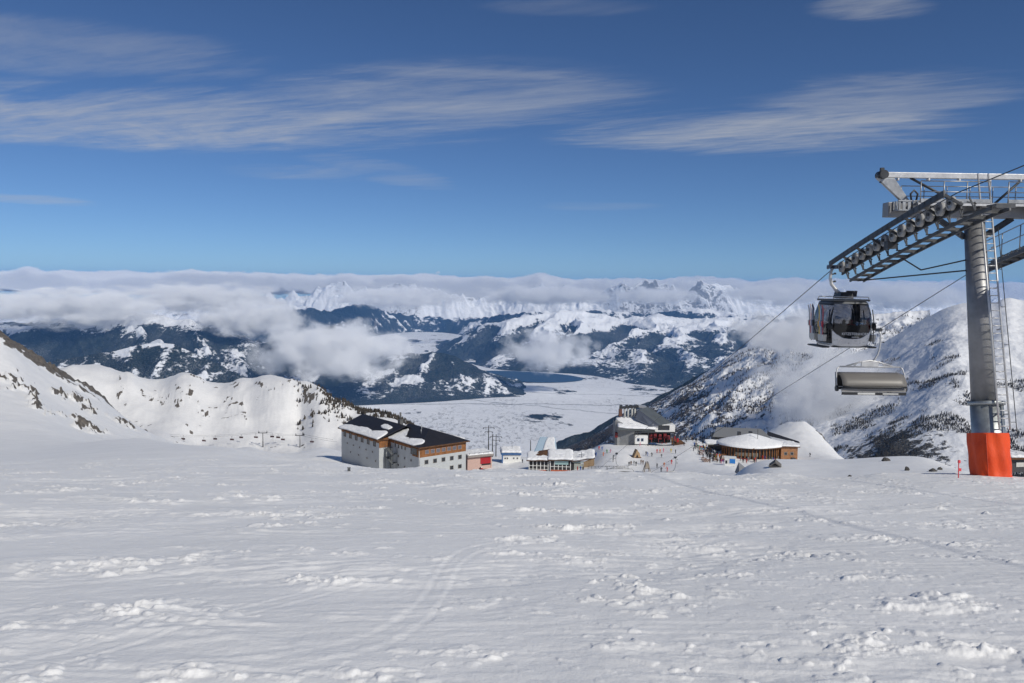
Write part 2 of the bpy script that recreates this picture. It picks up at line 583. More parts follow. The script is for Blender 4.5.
def ground_z(x, y):
    """height of the finished ground at a point"""
    x = np.atleast_1d(np.asarray(x, float)); y = np.atleast_1d(np.asarray(y, float))
    return full_height(x, y)[0]

def full_height(x, y):
    r = np.hypot(x, y)
    z = base_height(x, y)
    mid = smooth(25, 90, r)
    z = z + mid * (fbm(x / 28, y / 28, 4, 7) * .35 + fbm(x / 5, y / 5, 3, 19) * .10) * np.clip(r / 250, .35, 1.6)
    z = z + smooth(380, 520, r) * (fbm(x / 60, y / 60, 4, 23) * .5 + ridged((x + y * .5) / 34, y / 60, 4, 29) * 1.1 - .5) * smooth(1.0, .3, np.abs(np.arctan2(x, y) + .3) * 1.4) * (y > 0)
    k = np.zeros_like(x)
    m = (r > 180) & (y > 0)
    k[m] = rock_amount(x[m], y[m])
    z = z + k * (ridged(x / 8, y / 8, 4, 13) * .8 + .6) * np.where(r < 470, 2.3, 1.0)
    pk = P(803, 420, 441)
    z = z + (ridged(x / 11, y / 11, 4, 61) * .9 + fbm(x / 4, y / 4, 3, 65) * .25) * np.exp(-((x - pk.x) ** 2 + (y - pk.y) ** 2) / 900.0)
    z = z + .30 * np.exp(-((x - 18.05) ** 2 + (y - 29.6) ** 2) / 30.0)      # snow heaped up round the tower foot
    mn = r < 80
    z[mn] = z[mn] + detail_height(x[mn], y[mn], r[mn])
    return z, k

_A = np.concatenate([np.linspace(-3.14159, -.80, 60, endpoint=False), np.linspace(-.80, .80, 1500), np.linspace(.80, 3.14159, 61)[1:-1]])
_rr = [1.2]
while _rr[-1] < 1400:
    r = _rr[-1]
    _rr.append(r * (1 + np.interp(r, [1, 4.5, 5, 42, 60, 1400], [.05, .012, .0034, .0028, .008, .010])))
_rr = np.array(_rr)
_GA, _GR = np.meshgrid(_A, _rr)
_X = (_GR * np.sin(_GA)).ravel(); _Y = (_GR * np.cos(_GA)).ravel()
_Z, _K = full_height(_X, _Y)
M_SNOW = snow_mat('piste_snow')
_V = np.stack([_X, _Y, _Z], -1); _F = grid_faces(len(_rr), len(_A), True)
# close the small hole under the camera
_V = np.concatenate([_V, [[0, 0, -1.7]]])
snow = mesh_np('snow_ground', _V, _F, M_SNOW, True, {'rock': np.concatenate([_K, [0]])})
_bm = bmesh.new()
_c0 = _bm.verts.new((0, 0, -1.7)); _ring = [_bm.verts.new(_V[i]) for i in range(len(_A))]
for i in range(len(_ring)): _bm.faces.new((_c0, _ring[i], _ring[(i + 1) % len(_ring)]))
bmesh.ops.recalc_face_normals(_bm, faces=_bm.faces)
_bm.from_mesh(snow.data)
_bm.to_mesh(snow.data); _bm.free()
tag(snow, kind='structure')
del _V, _F, _X, _Y, _Z, _K, _GA, _GR

# ------------------------------------------------------------------ mountains
VZ = -1700.0
def interp_curve(pts, n):
    """centripetal-ish smooth curve through 3-D points, n samples"""
    pts = np.array(pts, float)
    m = len(pts)
    seg = np.sqrt(((pts[1:] - pts[:-1]) ** 2).sum(-1)) ** .5
    t = np.concatenate([[0], np.cumsum(seg)]); t /= t[-1]
    # monotone cubic per coordinate (Catmull slopes)
    d = (pts[1:] - pts[:-1]) / np.diff(t)[:, None]
    s = np.vstack([d[:1], (d[1:] + d[:-1]) / 2, d[-1:]])
    q = np.linspace(0, 1, n)
    i = np.clip(np.searchsorted(t, q, 'right') - 1, 0, m - 2)
    h = (t[i + 1] - t[i])[:, None]; u = ((q - t[i]) / (t[i + 1] - t[i]))[:, None]
    return ((2 * u**3 - 3 * u**2 + 1) * pts[i] + (u**3 - 2 * u**2 + u) * h * s[i] + (-2 * u**3 + 3 * u**2) * pts[i + 1] + (u**3 - u**2) * h * s[i + 1])

def loft(name, mat, crest, foot, ns=500, nt=140, prof=.9, spur=(900., 120.), spur_amp=.16, rough=(250., 40.), crest_rough=25., seed=1, back=1.2, backz=None, wood=None, warpk=.3, sgain=.42, woodk=.0):
    """a mountainside: a surveyed crest, a surveyed foot, spurs and gullies between them"""
    C = interp_curve([P(*p) for p in crest], ns)
    Ft = interp_curve([P(*p) for p in foot], ns)
    B = C.copy(); B[:, :2] *= back; B[:, 2] = backz if backz is not None else np.minimum(C[:, 2], Ft[:, 2].min())
    nb = max(12, nt // 6)
    t1 = np.linspace(0, 1, nt); t2 = np.linspace(1, 0, nb, endpoint=False)
    rows, wz, tt = [], [], []
    for k in t2:
        rows.append(C + (B - C) * k); wz.append(np.full(ns, k)); tt.append(np.full(ns, k))
    nback = len(rows)
    for k in t1:
        q = C + (Ft - C) * k
        q[:, 2] = C[:, 2] + (Ft[:, 2] - C[:, 2]) * k ** prof
        rows.append(q); wz.append(np.full(ns, k)); tt.append(np.full(ns, k))
    V = np.array(rows); t = np.array(tt)
    x, y = V[..., 0], V[..., 1]
    relief = np.abs(C[:, 2] - Ft[:, 2])[None, :]
    # along-crest coordinate, to run the spurs down the slope
    s = np.concatenate([[0], np.cumsum(np.hypot(np.diff(C[:, 0]), np.diff(C[:, 1])))])[None, :] * np.ones_like(t)
    down = t * np.hypot(C[:, 0] - Ft[:, 0], C[:, 1] - Ft[:, 1])[None, :]
    warp = fbm(x / spur[0], y / spur[0], 3, seed + 5) * spur[0] * warpk
    sp = ridged((s + warp) / spur[0], down / (spur[0] * 3.2), 4, seed, sgain)
    win = np.sin(np.pi * np.clip(t, 0, 1) ** .75) ** .8
    V[..., 2] += sp * relief * spur_amp * win
    V[..., 2] += fbm(x / rough[0], y / rough[0], 5, seed + 50) * rough[1] * (win * .9 + .1)
    V[..., 2] += (ridged(s / (spur[0] * .5), t * 2, 5, seed + 90) - .1) * crest_rough * np.clip(1 - t * 4, 0, 1)
    at = {'wood': (-woodk * sp * win).ravel()}
    o = mesh_np(name, V.reshape(-1, 3), grid_faces(V.shape[0], ns), mat, True, at)
    LOFTS[name] = (V, t, sp)
    return tag(o, kind='structure')

LOFTS = {}
def fz(px, d, z=VZ):
    """a foot point on the valley floor, as a survey triple"""
    # find py such that P(px,py,d).z == z
    lo, hi = 100.0, 1200.0
    for _ in range(50):
        mid = (lo + hi) / 2
        if P(px, mid, d).z > z: lo = mid
        else: hi = mid
    return (px, lo, d)

M_FAR = mountain_mat('far_peaks', cover=.35, tree_hi=-800, tree_lo=-1250, patch=2200, fine=220, rock=.04, bumpd=70, rock_cols=((.20, .20, .205), (.36, .35, .34)))
M_MIDFAR = mountain_mat('far_forest', cover=.62, tree_hi=-330, tree_lo=-900, patch=1400, fine=140, fw=.8, rock=.35, bumpd=50)
M_MID = mountain_mat('forest_range', cover=.62, tree_hi=-430, tree_lo=-1250, patch=900, fine=90, fw=.85, rock=.15, stretch=(1, .6, 1.6), bumpd=30)
M_WOODED = mountain_mat('wooded_hill', cover=.70, tree_hi=-350, tree_lo=-1000, patch=800, fine=75, fw=.8, rock=.15, stretch=(1, .7, 1.5), bumpd=25)
M_BROWN = mountain_mat('larch_slope', cover=.82, tree_hi=50, tree_lo=-900, patch=150, fine=20, fw=1.5, rock=.42, forest=((.05, .045, .04), (.10, .085, .07)), stretch=(1, .5, .6), bumpd=7, sift=.3)
M_DARKWOOD = mountain_mat('dark_wood', cover=.95, tree_hi=400, tree_lo=-200, patch=400, fine=40, rock=.2, bumpd=10)
M_ALP = mountain_mat('alpine_snow', cover=.50, tree_hi=-110, tree_lo=-380, patch=160, fine=18, fw=1.6, rock=.32, forest=((.05, .048, .044), (.10, .092, .08)), stretch=(1, .45, .7), rock_cols=((.06, .055, .05), (.15, .135, .115)), bumpd=6, soft=.09, sift=.25)

# far white range under the clouds
loft('far_peaks', M_FAR,
     [(-120,305,30360),(0,303,30360),(80,301,30360),(160,302,29440),(240,297,29440),(300,295,29440),(340,285,28980),(365,293,28980),(400,287,28520),(440,294,28980),(480,299,29440),(520,291,29440),(560,288,28980),(592,297,28980),(622,288,28520),(650,284,28520),(680,289,28520),(708,282,28520),(740,293,28980),(780,297,29440),(830,293,29440),(880,297,29440),(940,298,29440),(1000,302,29440),(1120,303,29440)],
     [fz(p, 28300) for p in (-120, 80, 240, 340, 440, 540, 640, 740, 880, 1000, 1120)],
     1100, 170, .85, (1900, 0), .30, (700, 200), 300, 3, sgain=.55)
loft('middle_range', M_MIDFAR,
     [(150,330,25500),(200,322,25500),(240,316,25500),(272,311,25000),(300,307,25000),(330,312,25000),(360,304,25000),(385,312,27000),(412,316,28000),(440,320,28000),(470,320,27000),(520,314,25000),(580,310,25000),(640,314,25000),(700,310,25000),(760,316,25000),(830,318,25000),(920,320,25000)],
     [fz(p, q) for p, q in ((150, 22500), (272, 22500), (350, 23300), (385, 26000), (412, 27300), (440, 27300), (470, 25500), (520, 22500), (640, 22500), (760, 22500), (920, 22500))], 600, 130, .8, (1300, 0), .26, (600, 110), 110, 11, woodk=.4)
# range behind the lake
loft('lake_range', M_MID,
     [(428,356,20500),(448,344,20000),(468,333,19700),(485,324,19500),(512,319,19300),(545,314,19500),(580,311,19800),(620,318,20000),(650,315,20000),(690,319,20000),(730,318,20000),(780,322,20000),(850,328,20000),(960,330,20000)],
     [fz(424, 20000), fz(445, 18800), fz(468, 17300), fz(500, 15900), fz(545, 15500), fz(592, 15000), fz(630, 13900), fz(680, 13200), fz(740, 13000), fz(850, 13000), fz(960, 13000)],
     900, 260, .8, (1250, 0), .30, (500, 70), 45, 21, woodk=.55)
# left: wooded ranges beyond the near ridge
loft('left_range', M_WOODED,
     [(-140,330,14500),(-40,326,14500),(30,322,14500),(80,318,14500),(130,314,14000),(175,318,13800),(215,326,13500),(250,338,13500),(300,360,13000)],
     [fz(p, 9500) for p in (-140, 0, 130, 250, 320)], 600, 180, .8, (1300, 0), .22, (500, 90), 45, 33, woodk=.55)
loft('left_hill', M_WOODED,
     [(20,372,9200),(60,360,9200),(100,354,9200),(140,346,9200),(165,343,9200),(195,354,9100),(225,368,9000),(250,382,8800),(270,395,8800)],
     [fz(p, 7200) for p in (20, 100, 165, 225, 270)], 400, 140, .8, (900, 0), .18, (300, 50), 22, 39, woodk=.55)
# the hill left of the lake
loft('lake_hill', M_WOODED,
     [(225,352,16000),(270,342,16000),(305,334,15800),(336,326,15600),(358,336,15400),(380,349,15200),(408,357,15000),(440,364,14600)],
     [fz(p, 13200) for p in (225, 305, 360, 440)], 400, 120, .85, (900, 0), .16, (300, 40), 22, 45, woodk=.55)
loft('lake_shore_hill', M_WOODED,
     [(250,368,13600),(290,366,13600),(330,368,13500),(365,360,13500),(395,355,13400),(425,353,13300),(447,354,13200),(468,363,13000),(488,375,12700),(508,387,12500),(526,397,12200)],
     [fz(250, 10800), fz(330, 10900), fz(395, 11200), fz(447, 11500), fz(490, 11900), fz(524, 12100)], 500, 170, .85, (800, 0), .16, (300, 45), 22, 57, woodk=.55)
# right: the long slope that comes down to the valley
loft('dark_wood_ridge', M_DARKWOOD,
     [(545,448,6600),(565,439,6500),(590,431,6400),(615,417,6300),(640,406,6200),(670,391,6100),(700,375,6000),(730,357,5900),(760,341,5800)],
     [(545,466,5600),(600,470,5500),(660,470,5400),(760,470,5400)], 300, 60, .9, (500, 0), .10, (120, 15), 15, 61, backz=-1750)
loft('larch_slope', M_BROWN,
     [(556,452,4900),(575,444,4800),(592,437,4700),(612,424,4600),(632,413,4600),(655,402,4500),(680,388,4400),(704,374,4350),(726,358,4300),(745,347,4250),(775,336,4200),(810,326,4150),(860,316,4100),(930,310,4100)],
     [(560,500,2900),(600,505,2400),(660,510,2000),(720,510,1800),(800,510,1700),(930,515,1700)], 900, 260, .95, (330, 0), .11, (110, 24), 8, 71, backz=-1750, warpk=.15, sgain=.38, woodk=-.25)
loft('alpine_ridge', M_ALP,
     [(740,392,3300),(790,378,3150),(840,358,3050),(880,344,2950),(905,330,2900),(930,316,2850),(952,306,2800),(975,302,2780),(990,304,2760),(1008,298,2740),(1026,300,2720),(1070,290,2680),(1150,275,2600)],
     [(740,520,1700),(800,530,1500),(860,540,1350),(920,545,1250),(980,550,1200),(1060,560,1150),(1150,565,1100)], 1000, 340, .9, (560, 0), .07, (150, 11), 3, 83, backz=-900, warpk=.12, sgain=.36, woodk=-.75)

# ------------------------------------------------------------------ valley floor and lake
def valley_mat():
    m, nt, out = new_mat('valley_floor')
    pos = nt.n('ShaderNodeNewGeometry').outputs['Position']
    n1 = nt.noise(nt.vmath('MULTIPLY', pos, (1, .55, 1)), 1 / 900, 5, .62)
    n2 = nt.noise(pos, 1 / 160, 4, .65)
    n3 = nt.noise(nt.vmath('MULTIPLY', pos, (.35, 1, 1)), 1 / 420, 4, .6)
    snow = nt.mix(nt.ss(n2, .3, .7), (.78, .785, .79), (.86, .86, .86))
    vs_ = nt.vmath('MULTIPLY', pos, (1, .30, 1))
    zone = nt.noise(nt.vmath('MULTIPLY', pos, (1, .5, 1)), 1 / 1300, 3, .55)
    town = nt.math('MULTIPLY', nt.ss(zone, .48, .60), nt.ss(nt.noise(vs_, 1 / 55, 4, .75), .50, .60))
    c = nt.mix(nt.math('MULTIPLY', town, .55), snow, (.18, .175, .17))
    hedge = nt.math('MULTIPLY', nt.ss(nt.noise(vs_, 1 / 60, 4, .8), .62, .68), nt.ss(zone, .38, .50))
    c = nt.mix(nt.math('MULTIPLY', hedge, .38), c, (.10, .10, .095))
    px_, py_, _z = nt.sep(pos)
    for ang, off, wd in ((.06, 11250., 26.), (-.5, 9900., 16.), (.9, 10900., 16.), (-.12, 12500., 14.)):
        dd_ = nt.math('ADD', nt.math('MULTIPLY', px_, -math.sin(ang)), nt.math('MULTIPLY', py_, math.cos(ang)))
        dd_ = nt.math('ABSOLUTE', nt.math('ADD', dd_, nt.math('MULTIPLY_ADD', n1, 700., -350. - off * math.cos(ang * .0))))
        c = nt.mix(nt.ss(dd_, wd, wd * 1.8, .55, 0), c, (.09, .09, .09))
    wood = nt.ss(nt.math('ADD', n1, nt.math('MULTIPLY_ADD', n2, .25, -.125)), .60, .64)
    c = nt.mix(wood, c, (.02, .026, .024))
    vor = nt.n('ShaderNodeTexVoronoi', feature='DISTANCE_TO_EDGE')
    nt.link(nt.vmath('ADD', pos, nt.vmath('SCALE', nt.comb(n1, n2, 0.0), 900.0)), vor.inputs['Vector']); vor.inputs['Scale'].default_value = 1 / 1500
    road = nt.ss(vor.outputs['Distance'], .006, .012, 1, 0)
    c = nt.mix(nt.math('MULTIPLY', road, .08), c, (.10, .10, .10))
    trees = nt.math('MULTIPLY', nt.ss(nt.noise(pos, 1 / 70, 3, .7), .60, .68), nt.ss(n1, .42, .58))
    c = nt.mix(nt.math('MULTIPLY', trees, .4), c, (.08, .08, .08))
    principled(nt, out, c, .85, 0, .1)
    return m
_vx = np.linspace(-42000, 42000, 160); _vy = np.linspace(1000, 48000, 160)
_gx, _gy = np.meshgrid(_vx, _vy)
_gz = VZ + fbm(_gx / 3000, _gy / 3000, 3, 99) * 8 + smooth(20000, 32000, _gy) * 60
valley = mesh_np('valley_floor', np.stack([_gx.ravel(), _gy.ravel(), _gz.ravel()], -1), grid_faces(160, 160), valley_mat())
tag(valley, kind='structure')

def lake_mat():
    m, nt, out = new_mat('lake_water')
    pos = nt.n('ShaderNodeNewGeometry').outputs['Position']
    n = nt.noise(pos, 1 / 400, 4, .6)
    principled(nt, out, nt.mix(n, (.022, .060, .115), (.030, .075, .135)), .55, 0, .25)
    return m
_lk = [P(*fz(p, d, VZ + 25)) for p, d in ((466, 15000), (484, 14500), (505, 14080), (530, 13850), (554, 13850), (572, 14000), (583, 14300), (574, 14750), (552, 15150), (520, 15450), (490, 15500), (472, 15350))]
_lc = interp_curve([tuple(p) for p in _lk] + [tuple(_lk[0])], 60)[:-1]
_m = MB(); _m.prism([(p[0], p[1]) for p in _lc], VZ + 12, VZ + 24, 'z')
lake = _m.build('lake', lake_mat()); tag(lake, kind='structure')

# ------------------------------------------------------------------ winter trees on the near mountainsides
def tree_cones(p, h, rng, r0, r1, tiers, K=5):
    """ragged little conifers: two tiers of uneven cones each"""
    N = len(p); a = np.arange(K) * 2 * math.pi / K
    a = a[None] + rng.uniform(0, 6.28, (N, 1)); r = (h * rng.uniform(r0, r1, N))[:, None]; lean = rng.normal(0, .03, (N, 2)) * h[:, None]
    Vs, Fs = [], []
    for n_, (z0, z1, rr) in enumerate(tiers):
        ring = np.stack([p[:, :1] + np.cos(a) * r * rr * rng.uniform(.65, 1.25, (N, K)), p[:, 1:2] + np.sin(a) * r * rr * rng.uniform(.65, 1.25, (N, K)), p[:, 2:] + h[:, None] * (z0 + rng.uniform(-.06, .06, (N, K)))], -1)
        tip = np.concatenate([p[:, :2] + lean * z1, p[:, 2:] + h[:, None] * z1], 1)[:, None]
        Vs.append(np.concatenate([ring, tip], 1).reshape(-1, 3))
        base = n_ * N * (K + 1) + np.arange(N)[:, None] * (K + 1)
        k = np.arange(K)[None]
        Fs.append(np.stack([base + k, base + (k + 1) % K, np.broadcast_to(base + K, (N, K))], -1).reshape(-1, 3))
    return np.concatenate(Vs), np.concatenate(Fs)

def wood_on(name, label, loft_name, n, hmin, hmax, zmax, thr, mats, seed, tmin=.05, tmax=.95, scale=170., xr=None):
    V, t, sp = LOFTS[loft_name]
    rng = np.random.default_rng(seed)
    flat = V.reshape(-1, 3); tt = t.ravel(); ss = sp.ravel()
    # only the front face rows (after the crest)
    ns_ = V.shape[1]; crest_row = int(np.argmax((t[:, 0] == 0)))
    rows = np.arange(len(flat)) // ns_
    d = fbm(flat[:, 0] / scale, flat[:, 1] / scale, 4, seed) + .35 * fbm(flat[:, 0] / 45, flat[:, 1] / 45, 3, seed + 3) + .35 * ss
    ok = (rows > crest_row) & (tt > tmin) & (tt < tmax) & (d > thr + .9 * smooth(zmax - 160, zmax, flat[:, 2]))
    if xr: ok &= (flat[:, 0] / flat[:, 1] > xr[0]) & (flat[:, 0] / flat[:, 1] < xr[1])
    idx = np.nonzero(ok)[0]
    if len(idx) == 0: return
    idx = rng.choice(idx, min(n, len(idx)), replace=False)
    p = flat[idx] + rng.normal(0, 4, (len(idx), 3)) * (1, 1, 0)
    h = rng.uniform(hmin, hmax, len(idx)) * (.7 + .3 * rng.random(len(idx)))
    vs, fs = tree_cones(p, h, rng, .16, .24, ((.10, .62, 1.0), (.42, 1.0, .68)))
    m_, nt_, out_ = new_mat(name)
    pos = nt_.n('ShaderNodeNewGeometry').outputs['Position']
    principled(nt_, out_, nt_.mix(nt_.ss(nt_.noise(pos, .05, 4, .7), .35, .65), mats[0], mats[1]), .9, 0, .1)
    o = mesh_np(name, vs, fs, m_, False)
    tag(o, label, 'trees', kind='stuff')
wood_on('larch_wood', 'bare larches and dark firs on the slope that falls to the valley', 'larch_slope', 20000, 7, 14, 100, -.22, ((.035, .03, .026), (.085, .068, .052)), 5, scale=200.)
wood_on('mountain_wood', 'dark trees in patches below the alpine ridge', 'alpine_ridge', 14000, 5, 9, -140, .10, ((.035, .034, .03), (.08, .072, .062)), 9, tmin=.18, scale=120.)

def scrub(name, label, n, seed):
    rng = np.random.default_rng(seed)
    px = rng.uniform(296, 470, n * 6); d = rng.uniform(560, 760, n * 6)
    x = (px - 512) / FPX * d; y = d
    k = fbm(x / 16 + y / 30, y / 26, 4, 12) + .25 * fbm(x / 5, y / 5, 2, 14)
    edge = np.interp(px, [296, 320, 345, 380, 420, 470], [.34, .12, -.08, -.25, -.25, -.2])
    ok = k > edge
    x, y = x[ok][:n], y[ok][:n]
    z, _ = full_height(x, y)
    vs, fs = tree_cones(np.stack([x, y, z], -1), rng.uniform(1.2, 3.8, len(x)), rng, .2, .34, ((.02, .6, 1.), (.35, 1., .7)))
    m_, nt_, out_ = new_mat(name)
    pos = nt_.n('ShaderNodeNewGeometry').outputs['Position']
    principled(nt_, out_, nt_.mix(nt_.ss(nt_.noise(pos, .2, 4, .7), .35, .65), (.035, .033, .03), (.085, .07, .055)), .9, 0, .1)
    tag(mesh_np(name, vs, fs, m_, False), label, 'trees', kind='stuff')
scrub('ridge_scrub', 'dark scrub and stunted trees on the flank behind the hotel', 3200, 3)
# ------------------------------------------------------------------ light: sun behind the viewer's right shoulder
SUN_EL = R(39); SUN_AZ = R(180 - 43)         # azimuth from north (+Y) clockwise towards east (+X)
sd = bpy.data.lights.new('sun', 'SUN'); sd.energy = 4.3; sd.angle = R(.75); sd.color = (1, .95, .85)
sun = bpy.data.objects.new('sun', sd); COL.objects.link(sun)
_dir = Vector((math.sin(SUN_AZ) * math.cos(SUN_EL), math.cos(SUN_AZ) * math.cos(SUN_EL), math.sin(SUN_EL)))
sun.rotation_euler = (-_dir).to_track_quat('-Z', 'Y').to_euler()
sun.location = _dir * 200

w = bpy.data.worlds.new('World'); SC.world = w; w.use_nodes = True
w.node_tree.nodes.clear()
nt = NT(w.node_tree)
wout = nt.n('ShaderNodeOutputWorld'); bg = nt.n('ShaderNodeBackground')
sky = nt.n('ShaderNodeTexSky', sky_type='NISHITA')
sky.sun_disc = False; sky.sun_elevation = SUN_EL; sky.sun_rotation = SUN_AZ
sky.altitude = 2500; sky.air_density = SKY_AIR = .8; sky.dust_density = .15; sky.ozone_density = 1.4
# high cirrus, drawn out by the wind, on a sheet far above: position = direction / height
dirv = nt.n('ShaderNodeTexCoord').outputs['Generated']
dx, dy, dz = nt.sep(dirv)
inv = nt.math('DIVIDE', 1.0, nt.math('MAXIMUM', dz, .02))
cx = nt.math('MULTIPLY', dx, inv); cy = nt.math('MULTIPLY', dy, inv)      # in units of the sheet's height
_cr, _sr = math.cos(-.42), math.sin(-.42)
ru = nt.math('ADD', nt.math('MULTIPLY', cx, _cr), nt.math('MULTIPLY', cy, _sr))
rv = nt.math('ADD', nt.math('MULTIPLY', cx, -_sr), nt.math('MULTIPLY', cy, _cr))
wv = nt.comb(nt.math('MULTIPLY', ru, .42), nt.math('MULTIPLY', rv, 1.0), 3.0)
wn1 = nt.noise(wv, 1.25, 7, .60, dist=.9)
wn2 = nt.noise(nt.vmath('MULTIPLY', wv, (1.6, 2.6, 1)), 3.2, 6, .66, dist=.6)
wisp = nt.math('ADD', nt.math('MULTIPLY_ADD', wn1, .95, -.48), nt.math('MULTIPLY_ADD', wn2, .40, -.185))
def cirrus(x0, y0, rx, ry, rot, seed, str_):
    c, s = math.cos(rot), math.sin(rot)
    ux = nt.math('ADD', nt.math('MULTIPLY', cx, c / rx), nt.math('MULTIPLY_ADD', cy, s / rx, -(x0 * c + y0 * s) / rx))
    uy = nt.math('ADD', nt.math('MULTIPLY', cx, -s / ry), nt.math('MULTIPLY_ADD', cy, c / ry, -(-x0 * s + y0 * c) / ry))
    d2 = nt.math('ADD', nt.math('MULTIPLY', ux, ux), nt.math('MULTIPLY', uy, uy))
    env = nt.ss(d2, 1.0, 0.0)
    f = nt.math('MULTIPLY_ADD', env, .36, wisp)
    return nt.math('MULTIPLY', nt.math('MULTIPLY', nt.ss(f, .06, .62), nt.ss(env, 0, .6)), str_)
def sheet(px, py):
    v = P(px, py, 1.0)
    v = v / v.z
    return v.x, v.y
CIRRUS = [(140, 112, 460, 46, .04, 1.0, .74), (440, 92, 300, 46, .10, 4.0, .52), (770, 128, 290, 34, .14, 8.0, .78), (890, 92, 200, 34, .4, 12.0, .46),
          (875, 6, 90, 20, .0, 16.0, .55), (575, 6, 120, 14, .05, 20.0, .16), (60, 45, 260, 44, -.2, 24.0, .30), (382, 168, 70, 26, .3, 31.0, .22),
          (15, 198, 80, 9, 0, 27.0, .40), (300, 172, 120, 11, 0, 29.0, .25), (600, 206, 90, 7, 0, 35.0, .16)]
tot = None
for px, py, wx, wy, rot, seed, st in CIRRUS:
    x0, y0 = sheet(px, py)
    xa, _ = sheet(px + wx, py); _, ya = sheet(px, py - wy); _, yb = sheet(px, py + wy)
    f = cirrus(x0, (ya + yb) / 2, abs(xa - x0), abs(yb - ya) / 2, -rot, seed, st)
    tot = f if tot is None else nt.math('MAXIMUM', tot, f)
above = nt.ss(dz, .0, .05)
cl = nt.math('MULTIPLY', tot, above)
tint = nt.n('ShaderNodeMix', data_type='RGBA', blend_type='MULTIPLY'); tint.inputs[0].default_value = 1
nt.link(sky.outputs[0], tint.inputs[6]); tint.inputs[7].default_value = (.74, 1.0, 1.32, 1)
col = nt.mix(cl, tint.outputs[2], (8.4, 8.6, 9.0))
nt.link(col, bg.inputs['Color']); bg.inputs['Strength'].default_value = .07
nt.link(bg.outputs[0], wout.inputs['Surface'])

# ------------------------------------------------------------------ haze: one closed box of even, thin air
m, hnt, hout = new_mat('haze')
pv = hnt.n('ShaderNodeVolumePrincipled')
pv.inputs['Color'].default_value = (.19, .47, .98, 1)
pv.inputs['Density'].default_value = 1.6e-5
pv.inputs['Anisotropy'].default_value = 0.0
hnt.link(pv.outputs[0], hout.inputs['Volume'])
_m = MB(); _m.box((0, 23000, -640), (88000, 54000, 2230))
haze = _m.build('haze', m); tag(haze, kind='stuff')

# ------------------------------------------------------------------ low clouds
def cloud_mat(name, dens, nscale, thr, seed, squash=(1, 1, 1), step=1.0, flat_top=False):
    m, nt, out = new_mat(name)
    g = nt.n('ShaderNodeTexCoord').outputs['Object']
    p = nt.vmath('MULTIPLY', g, squash)
    r = nt.vmath('LENGTH', g)
    v = nt.vmath('ADD', p, (seed, seed * .7, seed * 1.3))
    n1 = nt.noise(v, nscale * 1.35, 7, .62)
    fall = nt.math('SUBTRACT', 1.0, nt.math('POWER', r, 1.6))
    f = nt.math('ADD', nt.math('MULTIPLY_ADD', n1, 3.4, -1.7), nt.math('MULTIPLY_ADD', fall, 1.25, -thr))
    f = nt.math('MULTIPLY', nt.ss(f, 0.0, .5), nt.ss(fall, 0.0, .25))
    pv = nt.n('ShaderNodeVolumePrincipled')
    pv.inputs['Color'].default_value = (.995, .995, .995, 1)
    nt.link(nt.math('MULTIPLY', f, dens), pv.inputs['Density'])
    pv.inputs['Anisotropy'].default_value = -.45
    nt.link(pv.outputs[0], out.inputs['Volume'])
    m.cycles.volume_step_rate = step
    return m

def cloud(name, px, py, d, wx, wy, depth, dens, nscale=1.6, thr=.45, seed=1.0, label=None, squash=(1, 1, 1), step=1.0):
    c = P(px, py, d)
    bm = bmesh.new(); bmesh.ops.create_icosphere(bm, subdivisions=3, radius=1.0)
    me = bpy.data.meshes.new(name); bm.to_mesh(me); bm.free()
    me.materials.append(cloud_mat(name, dens, nscale, thr, seed, squash, step))
    o = bpy.data.objects.new(name, me); COL.objects.link(o)
    o.location = c; o.scale = (wx / FPX * d, depth, wy / FPX * d)
    tag(o, label, 'cloud', kind='stuff')
    return o
CLOUDS = [  # px, py, distance, half width px, half height px, half depth m, density
 (330, 350, 11000, 105, 40, 800, .0050, 1.5, .42, 2.0, 'grey low cloud bank drifting over the wooded hill left of the lake'),
 (250, 318, 13000, 70, 24, 900, .0045, 1.7, .45, 5.0, 'ragged grey cloud over the dark wooded range'),
 (70, 307, 13500, 150, 30, 1300, .0046, 2.6, .62, 8.0, 'broad grey cloud bank over the snowy meadows beyond the rocky shoulder'),
 (200, 298, 15500, 130, 22, 1300, .0046, 2.8, .62, 21.0, 'broken pale cloud above the wooded range on the left'),
 (548, 351, 12500, 62, 28, 500, .0048, 1.5, .48, 11.0, 'small grey cloud puff hanging above the lake'),
 (830, 392, 2350, 95, 60, 200, .016, 1.5, .44, 14.0, 'thick grey fog bank below the gondola against the alpine ridge'),
 (795, 335, 3300, 80, 30, 320, .011, 1.7, .44, 17.0, 'pale fog wisp behind the gondola where the slopes meet'),
 (395, 297, 22000, 90, 15, 1200, .0040, 2.4, .45, 31.0, 'white cumulus in front of the far peaks, left of the valley gap'),
 (545, 295, 22500, 100, 13, 1200, .0040, 2.4, .45, 34.0, 'white cumulus in front of the far peaks, above the lake'),
 (655, 296, 21500, 60, 12, 900, .0040, 2.2, .48, 37.0, 'small white cumulus in front of the sharpest far peak'),
 (780, 294, 21000, 75, 15, 1100, .0040, 2.3, .45, 41.0, 'white cumulus in front of the far peaks, left of the gondola'),
 (905, 296, 19000, 90, 17, 1100, .0040, 2.3, .42, 44.0, 'white cumulus over the alpine ridge right of the gondola'),
]
for i, (px, py, d, wx, wy, dep, dens, ns_, thr, seed, lab) in enumerate(CLOUDS):
    cloud('low_cloud', px, py, d, wx, wy, dep, dens, ns_, thr, seed, lab, (1.7, 1.0, .85))
